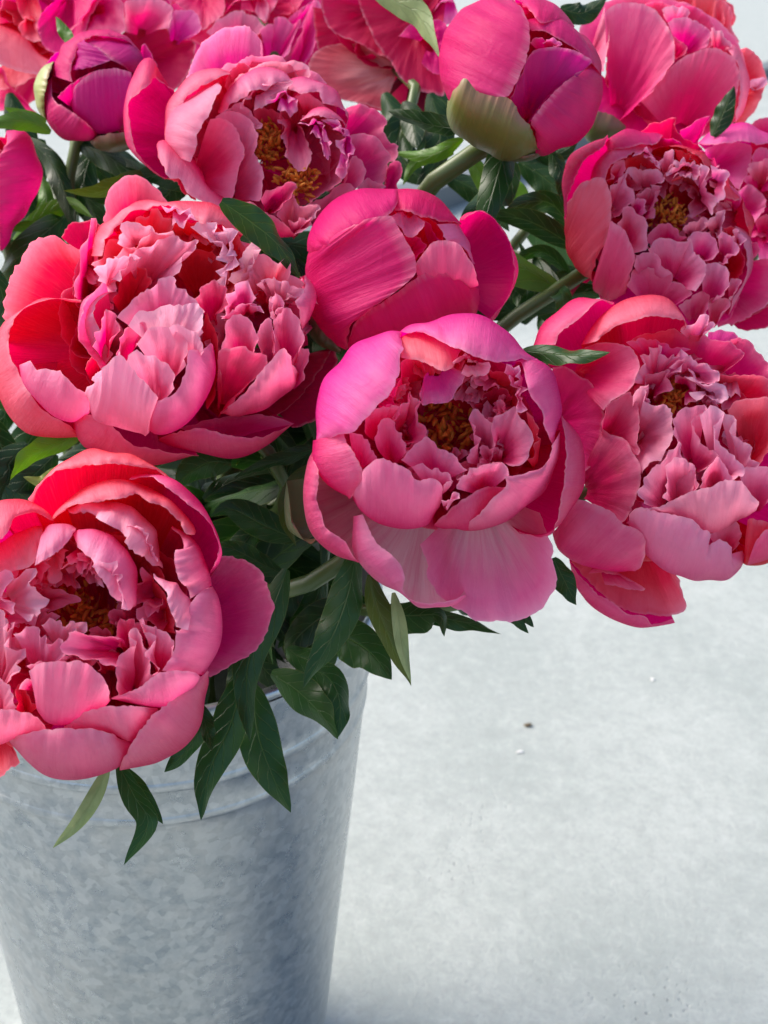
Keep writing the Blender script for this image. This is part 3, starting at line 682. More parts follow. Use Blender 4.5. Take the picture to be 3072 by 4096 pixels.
# --- large one, middle left
F = Peony("largest ruffled coral pink peony, two glowing cupped petals on its left side", (0, 680), 0.81374, (760, 720), 720, 0.515, base=(740, 900), bw=-.7, col='k', seed=13)
F.guards(8, 0.66)
F.many([
 ('o', "510,250 515,150 540,80 600,30 650,18 710,40 770,90 830,150 860,220", dict(b="680,480", bw=-.5, ew=-.25, k=.2)),
 ('d', "300,330 340,260 420,245 490,250 520,330", dict(b="500,500", bw=-.5, ew=-.35, k=.2)),
 ('o', "400,372 330,360 290,340 240,322 170,340 100,420 50,520 20,620 12,740 10,850", dict(b="600,800", bw=-.55, ew=[.0, .05, .0, -.05, -.1], k=.8, lo=.04)),
 ('o', "400,650 290,628 190,645 110,700 55,770 48,860 75,950 130,1050 180,1150 260,1210 340,1250 382,1300", "400,632 270,622 180,635 100,690 30,760 -10,870 -15,1000 0,1140 40,1230 130,1300 260,1318 382,1312", dict(b="600,900", bw=-.45, ds=.6, sw=-.02)),
 ('d', "1180,1280 1300,1230 1450,1150 1600,950 1650,880 1650,1000 1610,1180 1440,1272", dict(b="1200,1000", bw=-.6, ew=-.35, k=.2)),
 ('k', "355,1212 450,1195 540,1240 600,1300 660,1340 760,1370 870,1388 970,1402", "348,1212 370,1290 430,1370 550,1430 680,1452 800,1447 972,1407", dict(up=.04, ds=.8)),
 ('v', "880,1265 960,1240 1060,1215 1180,1200 1290,1203 1380,1222 1447,1246", dict(b="1080,1340", bw=.1, ew=.06, k=.2, sp=.2)),
 ('k', "782,1322 830,1292 900,1272 980,1262 1080,1290 1180,1312 1290,1297 1370,1270 1445,1247", "784,1326 870,1372 1000,1402 1110,1410 1220,1392 1330,1342 1448,1249", dict(up=.06)),
 ('k', "370,620 372,520 390,420 430,330 440,245 465,237 466,330 470,400 490,440", dict(b="440,700", ew=.12, k=-.2, sp=.3)),
 ('o', "500,420 530,340 600,260 700,200 810,180 900,215 980,262 1050,262 1150,305 1190,322", "440,420 480,310 560,230 650,170 750,142 850,143 950,150 1050,180 1130,240 1196,312", dict(up=-.02, rf=.02)),
 ('p', "800,205 860,195 930,225 985,262 920,268 850,235", dict(b="850,180", bw=.4, ew=.55, rf=.04, sp=.4)),
 ('c', "470,480 520,380 590,310 680,250 780,210 840,260 860,320", dict(b="650,560", bw=-.2, ew=.25, k=.4, rf=.03)),
 ('p', "570,360 590,278 650,262 730,265 810,288 850,300 845,330", dict(b="700,420", bw=.2, ew=.40, k=-.3, rf=.03, sp=.35)),
 ('o', "560,430 640,360 720,320 800,325 850,330", dict(b="680,500", ew=.40, rf=.03)),
 ('p', "620,450 700,375 790,335 860,330 920,345 985,340 975,380 900,430 880,470 858,512", dict(b="700,600", bw=.0, ew=.42, k=-.4, rf=.02)),
 ('k', "500,990 430,900 392,820 388,720 410,640 470,580 520,520", dict(b="560,900", bw=.0, ew=.42, k=-.1)),
 ('p', "540,900 500,800 480,720 490,650 540,600 580,545 605,500", "500,985 440,900 395,820 388,720 410,640 470,578 540,500", dict(sw=.1, ds=.55, rf=.03)),
 ('k', "470,870 485,770 520,670 560,700 575,760 560,860", dict(b="520,960", ew=.62, rf=.02)),
 ('p', "490,545 495,470 530,415 570,415 590,440 650,420 712,425 650,452 600,480 560,525", dict(b="515,590", ew=.60, k=-.2, sp=.25, rf=.04)),
 ('r', "560,640 600,520 650,470 720,470 740,560", dict(b="640,760", bw=-.2, ew=.3, k=.2)),
 ('c', "840,260 900,225 1000,260 1100,280 1190,340 1210,480 1130,600", dict(b="1000,620", bw=-.35, ew=.20, k=.7)),
 ('c', "860,500 880,430 960,390 1060,400 1110,470 1120,560", dict(b="980,640", bw=-.3, ew=.10, k=.6)),
 ('w', "940,292 1010,255 1022,312 1060,282 1092,255 1120,320 1150,370 1180,430 1170,490 1120,572 1100,560 1102,450 1072,380 1050,340 990,312", dict(b="1130,400", bw=.25, ew=.42, k=-.2, rf=.05, sp=.3)),
 ('k', "965,640 985,580 1040,545 1100,560 1122,600 1100,690", dict(b="1050,780", ew=.42, rf=.02)),
 ('l', "575,725 640,640 700,590 770,555 790,530 860,520 870,560 910,580 950,630 1012,695", dict(b="780,860", ew=.58, k=-.7, rf=.03)),
 ('w', "630,765 680,690 740,690 820,645 860,650 900,660 960,655 1000,720 1012,800", dict(b="830,950", ew=.68, k=-.8, rf=.03)),
 ('p', "830,775 870,755 920,770 980,800 1012,870 1000,910", dict(b="930,1000", ew=.80, k=-.7, rf=.02)),
 ('p', "670,855 720,780 790,762 850,785 900,830 912,880 915,960", dict(b="830,1080", ew=.78, k=-.7, rf=.02)),
 ('k', "560,900 590,830 640,770 715,735 718,780 690,860", dict(b="620,980", ew=.66, rf=.02)),
 ('p', "630,940 640,892 690,882 740,905 800,930 850,1000 872,1070", dict(b="770,1180", ew=.84, k=-.6, rf=.02)),
 ('l', "685,1155 740,1140 800,1120 870,1080 900,1000 920,900 950,880 1000,880 1032,850", "688,1160 700,1240 740,1300 820,1297 930,1232 1012,1130 1052,1000 1035,860", dict(sw=.5, ds=.5, rf=.012)),
 ('p', "430,1095 432,1060 500,1000 540,930 600,910 640,950 665,985 680,1010 730,1050 778,1135", "432,1100 450,1180 520,1260 620,1312 715,1332 745,1300", dict(sw=.52, ds=.42, rf=.02)),
 ('p', "460,1040 480,1000 520,960 560,930 600,905", dict(b="560,1100", ew=.78, rf=.03)),
 ('l', "100,955 150,930 180,980 225,970 300,985 370,1050 420,1092 432,1135", "95,960 130,1070 200,1165 290,1230 370,1255 440,1200", dict(sw=.32, ds=.5, rf=.015)),
 ('w', "1150,545 1170,440 1230,360 1270,338 1290,350 1285,400 1240,450 1180,525", dict(b="1190,620", ew=.32, rf=.03)),
 ('o', "1150,565 1240,480 1290,420 1370,430 1395,400 1415,440 1470,490 1490,560 1450,620", dict(b="1320,680", ew=.30, rf=.05)),
 ('p', "1260,560 1310,530 1380,520 1440,560 1470,600 1420,640", dict(b="1360,700", ew=.40, rf=.06)),
 ('c', "1300,640 1330,570 1400,560 1440,620", dict(b="1380,720", bw=-.2, ew=.2, k=.5)),
 ('l', "1080,732 1090,650 1140,580 1180,552 1220,590 1270,660 1290,685 1230,655 1190,645 1150,695 1090,732", dict(b="1215,720", ew=.55, sp=.3, rf=.03)),
 ('p', "1330,725 1340,670 1310,620 1340,590 1370,600 1366,705", dict(b="1370,780", ew=.52, rf=.03)),
 ('l', "1480,760 1470,680 1440,640 1480,600 1496,522", "1490,792 1532,720 1543,640 1532,570 1507,513", dict(sw=.15, ds=.6)),
 ('l', "1085,885 1100,800 1120,730 1190,705 1240,740 1270,820 1250,890", dict(b="1170,990", ew=.58, k=-.6, rf=.015)),
 ('p', "1265,905 1280,770 1330,730 1352,800 1345,895", dict(b="1310,990", ew=.55, rf=.015)),
 ('l', "1340,895 1350,790 1335,730 1400,670 1450,700 1490,820 1480,890", dict(b="1400,1000", ew=.52, k=-.6, rf=.02)),
 ('k', "1080,1010 1075,880 1140,868 1190,870 1250,890 1320,910 1305,950 1200,1090 1090,1198", dict(b="1070,1220", ew=[.5, .66, .62, .55, .4], k=-.35, rf=.015)),
 ('l', "1090,1195 1200,1090 1290,980 1340,920 1400,870 1450,960 1475,990", "1090,1203 1200,1203 1320,1172 1430,1092 1478,1005", dict(sw=.2, ds=.75, up=.03)),
 ('l', "1430,960 1460,890 1525,870 1512,950 1480,1025", dict(b="1440,1090", ew=.42, rf=.02)),
 ('r', "1010,700 1060,760 1080,900 1070,1100 1020,1180", dict(b="1000,1000", bw=-.3, ew=.3, k=.3)),
 ('r', "420,980 480,900 560,920 600,960", dict(b="480,1100", bw=-.2, ew=.3, k=.2)),
])
F.fill((860, 600), 400, 330, 14, w=.0, col='lpk', size=.24)
F.fill((1310, 740), 190, 220, 10, w=.12, col='lpk', size=.18)

F.stem(via=[(1150, 1960, .56)])
F4 = F

# --- right lower, pale and loose
F = Peony("pale loose pink peony at the right edge, its lowest petals hanging over the bare concrete", (2050, 1100), 0.6602, (1000, 980), 720, 0.520, base=(760, 1180), bw=-.65, col='k', seed=14)
F.guards(8, 0.66)
F.many([
 ('o', "640,1800 760,1745 860,1740 1000,1840 1030,1930 1055,2030 950,2070 830,2060 700,2045 520,1920 350,1740", dict(b="720,1450", bw=-.5, ew=-.35, k=.3, sp=.2)),
 ('k', "350,1745 420,1830 500,1910 600,1970 700,2050 800,2060 860,2110 970,2087", "340,1722 370,1850 440,1960 540,2050 640,2112 750,2147 850,2132 977,2087", dict(b="700,1450", bw=-.55, sw=-.3, ds=.4)),
 ('k', "460,1812 600,1810 700,1850 760,1870 812,1912 700,1905 560,1875", dict(b="520,1720", bw=-.2, ew=-.1, sp=.3)),
 ('k', "390,1358 500,1380 600,1430 670,1510 740,1520 790,1570 815,1680 790,1750 740,1782", "250,1558 265,1620 300,1680 400,1750 520,1785 640,1795 745,1787", dict(sw=-.05, ds=.55, b="560,1350")),
 ('k', "260,422 300,350 400,270 470,210 540,165 608,178", "118,432 150,340 220,250 320,180 430,150 540,153 612,175", dict(sw=-.1)),
 ('o', "500,412 570,360 660,300 780,270 900,255 1000,272 1050,300 1030,345", "428,432 470,340 540,230 640,160 750,123 850,123 960,163 1032,230 1067,305", dict(sw=-.05, up=.05)),
 ('v', "1190,352 1260,325 1360,360 1372,412 1300,430", dict(b="1150,600", bw=-.5, ew=-.2, k=.2)),
 ('k', "1300,420 1370,370 1450,410 1520,480 1560,560 1580,680 1500,720", dict(b="1200,750", bw=-.5, ew=-.15, k=.4)),
 ('k', "700,402 800,350 930,330 1060,350 1180,370 1300,400 1400,450 1412,485 1350,540 1260,587", dict(b="1000,750", bw=-.4, ew=.05, k=.5, lo=.03)),
 ('p', "1020,345 1080,280 1130,240 1190,240 1185,290 1170,312 1215,280 1230,300 1200,340 1170,372", dict(b="1100,420", ew=.22, rf=.02)),
 ('c', "1250,610 1370,592 1480,612 1500,600 1560,640 1600,740 1560,850", dict(b="1250,850", bw=-.3, ew=.1, k=.5)),
 ('k', "440,437 530,410 650,410 730,440 765,490 772,570 740,660 680,720 620,760 570,790 550,820", dict(b="360,620", bw=-.1, ew=[.1, .3, .38, .42, .4], k=-.5, rf=.012)),
 ('m', "240,562 330,550 420,612 470,640 500,700 550,800 547,920 520,1080 490,1150 430,1202", dict(b="230,900", bw=-.15, ew=[.1, .22, .25, .2, .1], k=-.5)),
 ('k', "550,930 560,800 620,750 700,700 722,720 770,800 777,900 762,1000 772,1085 740,1060 700,1020", dict(b="540,1050", bw=.0, ew=.40, k=-.5, rf=.015)),
 ('p', "720,725 770,682 810,700 800,760 860,790 940,790 977,812 970,920 977,1000 920,1090 830,1150 780,1200", dict(b="730,1000", bw=.0, ew=.46, k=-.5, rf=.02)),
 ('k', "545,932 590,960 630,970 700,1010 740,1080 782,1160 772,1280 740,1400 690,1480 665,1500", dict(b="380,1320", bw=-.1, ew=[.3, .42, .46, .42, .3], k=-.5, rf=.012)),
 ('p', "690,1502 740,1410 870,1420 1000,1450 1100,1480 1160,1530 1205,1562 1185,1630 1260,1600 1325,1642 1280,1690 1392,1672", "690,1505 760,1622 830,1732 930,1802 1070,1848 1200,1853 1320,1818 1382,1772 1398,1692", dict(ds=.7, sw=.02, rf=.015)),
 ('p', "1190,1575 1280,1520 1350,1490 1392,1590 1350,1665", dict(b="1270,1720", ew=.35, rf=.02)),
 ('p', "780,1432 900,1390 1000,1340 1100,1300 1200,1280 1290,1230 1370,1240 1440,1300 1472,1370 1472,1422", "850,1440 1000,1470 1100,1500 1190,1550 1290,1535 1400,1485 1470,1435", dict(sw=.35, ds=.5, rf=.02)),
 ('p', "790,1385 770,1290 830,1180 940,1090 1000,1000 1022,1020 1010,1080 1100,1180 1112,1295", dict(b="930,1440", ew=.58, k=-.4, rf=.02)),
 ('p', "930,1350 925,1200 990,1090 1090,1150 1117,1250 1112,1305", dict(b="1020,1420", ew=.64, k=-.4, rf=.02)),
 ('l', "990,1005 975,900 1010,820 1080,790 1170,785 1130,840 1095,900 1130,980 1180,1050 1230,1090 1240,1130 1150,1200", dict(b="1090,1180", ew=.48, k=-.5, rf=.02)),
 ('p', "1125,845 1190,790 1250,810 1250,870 1220,920 1250,1000 1300,1060 1360,1100 1400,1150 1390,1180 1330,1222", dict(b="1240,1260", ew=.54, k=-.5, rf=.03)),
 ('p', "1255,825 1320,850 1332,920 1350,970 1420,1020 1460,1100 1472,1150 1430,1170", dict(b="1360,1260", ew=.44, k=-.5, rf=.03)),
 ('p', "1130,1285 1180,1170 1240,1095 1290,1150 1332,1222 1330,1260", dict(b="1220,1340", ew=.64, k=-.4, rf=.015)),
 ('p', "1375,1280 1380,1200 1430,1165 1560,1160 1620,1250 1560,1360", dict(b="1470,1450", ew=.5, rf=.015)),
 ('o', "1295,812 1350,770 1430,740 1500,740 1580,760 1610,900 1560,1050 1500,1150 1470,1180", dict(b="1430,1120", bw=-.1, ew=.24, k=.2, flare=0)),
 ('p', "740,655 770,560 780,490 840,430 880,412 890,440 880,500 920,480 990,480 1077,450 1070,510 980,545", dict(b="860,680", ew=.36, rf=.04)),
 ('v', "690,412 760,385 850,375 920,395 960,440 1080,447", dict(b="850,540", ew=.24, rf=.02)),
 ('p', "960,565 990,510 1080,500 1170,530 1240,590 1260,650 1200,662 1130,640 1050,575", dict(b="1080,600", bw=.2, ew=.38, k=-.4, rf=.03, sp=.3)),
 ('w', "1040,595 1090,612 1150,640 1230,650 1290,690 1312,740 1280,792 1200,765 1120,752 1100,700", dict(b="1190,720", bw=.2, ew=.40, k=-.7, rf=.03, sp=.3)),
 ('k', "780,705 820,610 900,580 970,570 950,650 900,730 860,750", dict(b="840,760", ew=.30, rf=.03)),
 ('p', "770,690 830,660 820,720 860,770 800,760", dict(b="790,780", ew=.42, rf=.04)),
 ('k', "965,640 1020,600 1060,630 1110,690 1132,745 1060,792 1040,795", dict(b="1050,680", bw=.1, ew=.26, rf=.03, sp=.3)),
 ('r', "1420,1532 1450,1470 1560,1500 1640,1600", "1395,1650 1395,1748 1450,1757 1560,1722 1670,1650", dict(sw=.0, ds=.6)),
 ('o', "1440,1530 1500,1500 1530,1560 1480,1600", dict(b="1450,1640", ew=.45)),
 ('k', "1480,1600 1560,1520 1660,1480 1750,1300 1760,1000 1700,800", "1420,1755 1560,1730 1720,1620 1830,1350 1830,1000 1740,760"),
 ('c', "860,760 880,660 960,560 1080,600 1140,760", dict(b="980,800", bw=-.3, ew=.05, k=.5)),
])
F.fill((1050, 900), 380, 340, 12, w=.06, col='plp', size=.26)
F.fill((960, 770), 200, 170, 10, w=.1, col='plk', size=.16)
F.stamens((950, 760), 110, 100, 80, w=-.05, size=.12, tilt=.7)
F.stem(via=[(2180, 2060, .56), (1700, 2450, .60)])
F8 = F

# --- right upper, tight ruffled ball
F = Peony("tight round ruffled deep pink peony above the pale one on the right, orange heart showing", (2200, 440), 0.5256, (830, 790), 740, 0.600, base=(800, 900), bw=-.75, col='m', seed=15)
F.guards(8, 0.80)
F.many([
 ('m', "990,152 1080,100 1170,50 1230,35 1180,130 1120,260", dict(b="1000,420", bw=-.6, ew=-.35, k=.2)),
 ('m', "680,165 760,105 850,70 942,60 942,110 1000,170 1080,240 1160,280 1180,340 1230,420", dict(b="900,520", bw=-.5, ew=-.12, k=.5, rgb=(.82, .04, .13))),
 ('k', "1500,1250 1560,1150 1659,1130 1730,1200 1720,1400 1600,1530 1450,1610 1280,1652", dict(b="1150,1250", bw=-.6, ew=-.25, k=.4)),
 ('d', "1380,1645 1500,1590 1720,1480 1710,1620 1540,1682 1430,1672", dict(b="1150,1400", bw=-.7, ew=-.45, k=.2)),
 ('d', "75,1500 100,1400 150,1310 215,1240 330,1300 420,1380", dict(b="400,1200", bw=-.6, ew=-.35, k=.2)),
 ('m', "440,200 400,300 320,335 240,430 180,560 140,680 120,800 118,930", "430,180 350,210 250,280 170,380 110,500 80,620 78,750 108,880 115,952", dict(sw=-.05)),
 ('m', "440,310 520,300 620,285 700,272 780,276 832,240 857,190", "428,262 470,190 550,150 650,146 750,163 857,182", dict(sw=-.05)),
 ('k', "420,530 460,440 540,390 580,362 620,332 700,322 777,322", "300,520 340,400 420,310 520,255 620,238 700,263 775,303", dict(sw=.02, rf=.015)),
 ('r', "780,298 900,280 1000,292 1100,342 1180,425", "780,280 870,262 980,263 1080,298 1170,338 1235,420", dict(sw=-.02)),
 ('r', "1310,645 1380,697 1440,692 1462,662 1472,780 1490,870 1520,952", "1335,470 1360,540 1442,640 1502,740 1562,840 1540,920 1530,962", dict(ds=.6)),
 ('l', "1400,892 1440,940 1490,1100 1500,1200 1480,1280 1420,1400 1380,1472", "1440,885 1502,930 1530,1020 1535,1150 1512,1280 1442,1430 1350,1562", dict(ds=.6)),
 ('k', "1520,1002 1570,1000 1607,1040 1570,1120 1520,1205", dict(b="1450,1100", bw=-.5, ew=-.1)),
 ('c', "125,800 170,650 250,550 340,508 410,525 455,600 470,700 465,850 440,960 390,1060 345,1180 320,1300", "118,830 113,930 133,1040 168,1140 208,1212 250,1272 312,1322", dict(ds=.75, up=.06)),
 ('k', "435,970 460,850 510,855 570,920 620,1000 642,1120 622,1220 602,1320 580,1345", "318,1322 355,1390 425,1442 490,1470 545,1440 580,1400", dict(up=.0)),
 ('k', "590,1335 620,1222 700,1195 800,1195 880,1205 940,1245 930,1310 960,1300 1020,1330 1082,1385 1070,1410 1000,1462", dict(b="780,1560", ew=.55, k=-.6, rf=.02)),
 ('l', "980,1495 1040,1440 1120,1385 1180,1390 1222,1415 1212,1500 1180,1565", dict(b="1080,1640", ew=.40, k=-.5, rf=.015)),
 ('l', "1205,1565 1220,1440 1290,1420 1367,1422 1360,1480 1300,1592", dict(b="1240,1680", ew=.36, k=-.5, rf=.015)),
 ('c', "570,435 570,380 640,332 720,332 790,370 837,430 830,470", dict(b="700,560", bw=.0, ew=.36, k=.6, rf=.02)),
 ('l', "620,345 700,318 780,330 775,365 830,410 838,450 800,400 720,350", dict(b="720,300", bw=.45, ew=.52, rf=.03, sp=.4)),
 ('p', "585,472 650,440 740,425 800,440 850,480 892,515 830,525", dict(b="720,620", ew=.44, rf=.03)),
 ('p', "830,405 860,340 942,285 952,390 900,440 870,492", dict(b="880,540", ew=.34, rf=.02)),
 ('r', "950,300 1050,330 1150,400 1180,470", dict(b="1050,520", bw=0, ew=.2, k=.4)),
 ('p', "880,505 930,420 1000,385 1080,390 1150,430 1172,480 1140,522 1080,510 1040,552 980,502 930,505", dict(b="1040,440", bw=.35, ew=.46, rf=.05, sp=.4)),
 ('c', "900,620 940,520 1040,490 1150,520 1200,640", dict(b="1040,760", bw=-.3, ew=.15, k=.6)),
 ('p', "1150,432 1220,440 1205,540 1222,640 1252,720 1240,805", dict(b="1120,640", bw=.1, ew=.42, rf=.03, sp=.25)),
 ('p', "1225,432 1310,430 1362,480 1342,580 1312,660 1262,702", dict(b="1240,560", bw=.2, ew=.44, rf=.03, sp=.3)),
 ('k', "1305,650 1360,560 1420,600 1460,680", dict(b="1390,800", bw=0, ew=.22)),
 ('k', "415,535 470,450 560,390 572,460 585,472 560,512 480,562", dict(b="470,570", ew=.48, rf=.03)),
 ('p', "455,575 520,530 582,460 587,540 602,560 622,600 642,670 600,740 500,832", dict(b="450,760", ew=.52, rf=.025)),
 ('l', "610,695 660,655 710,665 732,720 712,795", dict(b="650,830", ew=.52, rf=.03)),
 ('l', "640,605 700,592 800,600 867,560 832,630 802,700 802,770 770,862", dict(b="700,800", ew=.34, rf=.05)),
 ('l', "500,855 560,790 610,730 680,780 722,820 742,900 737,1030 640,1130", dict(b="560,1060", ew=.58, k=-.5, rf=.03)),
 ('k', "740,1005 760,920 860,855 930,870 980,930 1042,972", dict(b="880,1080", ew=.42, rf=.02)),
 ('l', "740,1062 800,990 870,965 950,985 1030,1000 1070,970 1100,1070 1150,1110 1197,1180 1192,1250 1110,1382", dict(b="920,1330", ew=.66, k=-.7, rf=.02)),
 ('l', "640,1190 640,1110 700,1080 790,1090 850,1140 880,1200 930,1242", dict(b="740,1330", ew=.66, k=-.5, rf=.02)),
 ('l', "1040,985 1110,925 1190,920 1252,960 1287,1050 1250,1120 1180,1152", dict(b="1130,1180", ew=.54, k=-.6, rf=.02)),
 ('p', "1000,905 1050,850 1150,820 1182,870 1150,932", dict(b="1090,980", ew=.36, rf=.03)),
 ('p', "1180,865 1250,800 1327,752 1332,850 1310,950 1260,925", dict(b="1250,960", ew=.42, rf=.03)),
 ('l', "1280,965 1330,925 1390,960 1422,1060 1370,1090 1340,1162 1280,1152", dict(b="1310,1210", ew=.46, rf=.03)),
 ('r', "1320,890 1400,890 1445,1000 1482,1120 1472,1220 1400,1332", dict(b="1340,1200", bw=-.1, ew=.26, k=.2)),
 ('l', "1140,1305 1180,1190 1270,1160 1350,1200 1377,1300 1330,1402 1260,1432", dict(b="1200,1500", ew=.54, k=-.6, rf=.02)),
 ('l', "1350,1320 1400,1290 1440,1290 1430,1380 1370,1440", dict(b="1370,1480", ew=.42, rf=.02)),
 ('p', "1380,990 1410,900 1450,890 1470,960 1430,1010", dict(b="1430,1080", ew=.40, rf=.03)),
])
F.fill((900, 800), 420, 390, 14, w=.18, col='llk', size=.26)
F.fill((900, 800), 270, 240, 11, w=.06, col='llk', size=.24)
F.many([('m', "320,1290 420,1480 640,1590 900,1650 1150,1670 1350,1600 1450,1430", dict(ew=-.1, k=.6))])
F.stamens((900, 820), 130, 100, 90, w=-.04, size=.135, tilt=.7)
F.stem(via=[(2230, 1160, .615), (1900, 1400, .62)], r=.0042)
F9 = F

# --- centre, half closed
F = Peony("half closed smooth pink peony in the centre, one wide petal standing open on its right", (1160, 700), 0.6028, (700, 620), 590, 0.535, base=(700, 760), bw=-.8, col='m', seed=16)
F.pale = 0.3
F.guards(7, 0.86)
F.many([
 ('k', "1138,302 1200,264 1270,247 1340,287 1410,372 1460,482 1482,600 1475,720 1430,830 1345,930 1325,965", "1133,292 1200,250 1270,236 1350,278 1432,380 1482,480 1502,600 1492,720 1442,830 1382,922 1345,972", dict(b="1000,700", bw=-.65, sw=-.15, ds=.4)),
 ('m', "165,525 240,490 340,430 430,390 520,345 600,300 670,260 710,200 722,140", "128,505 130,420 160,310 220,220 310,140 420,95 520,76 620,76 700,93 724,122", dict(up=.07, ds=.92)),
 ('m', "260,400 380,350 500,300 600,270 680,275 725,350 772,430 822,510 842,590 832,660 762,730 640,820 520,900 430,970 390,1040 372,1150", "135,470 112,560 98,650 96,740 105,850 150,955 220,1052 320,1134 372,1162", dict(up=.0, ds=.92, lo=.02)),
 ('m', "695,235 760,245 830,270 920,290 990,310 1060,318 1130,322", "700,93 800,83 880,98 980,158 1060,228 1112,290 1137,322", dict(up=-.02, ds=.9)),
 ('p', "975,327 1000,370 1030,432 1070,455 1150,482 1200,560", "1120,318 1150,370 1172,420 1192,490 1210,540 1225,590", dict(up=-.06)),
 ('l', "836,675 840,580 900,490 960,440 1040,428 1110,450 1180,530 1225,620 1247,705", "845,700 900,720 980,740 1080,750 1180,745 1250,730", dict(sw=.58, ds=.32)),
 ('m', "385,1100 430,970 520,900 640,820 760,735 840,678 920,640 1000,630 1100,640 1190,690 1250,745", "378,1150 500,1175 700,1150 900,1070 1100,1000 1235,935 1254,850 1254,770", dict(up=-.02, ds=.85)),
 ('p', "668,272 690,300 730,360 770,408 850,402 885,350 892,308", dict(b="780,230", bw=.5, ew=.58, k=-.2, sp=.3)),
 ('m', "740,400 770,408 850,405 890,440 912,472 870,530 838,580", dict(b="790,520", bw=.2, ew=.52, k=-.3, sp=.2)),
 ('r', "690,245 800,262 900,282 985,322 1032,432 1010,520", dict(b="850,600", bw=-.1, ew=.45, k=.6)),
 ('m', "880,290 930,330 985,420 1000,480", dict(b="960,560", bw=.2, ew=.5, k=.3)),
])
F.sepal("130,930 180,960 260,1060 340,1160", "100,1000 150,1085 230,1145 330,1185", rgb=(.07, .08, .03), ds=.5, sw=-.15)
F.sepal("610,1075 625,1010 650,1075", "590,1120 630,1130 660,1120", rgb=(.05, .06, .03), ds=.7)
F.stem(via=[(1500, 1600, .60)])
F5 = F

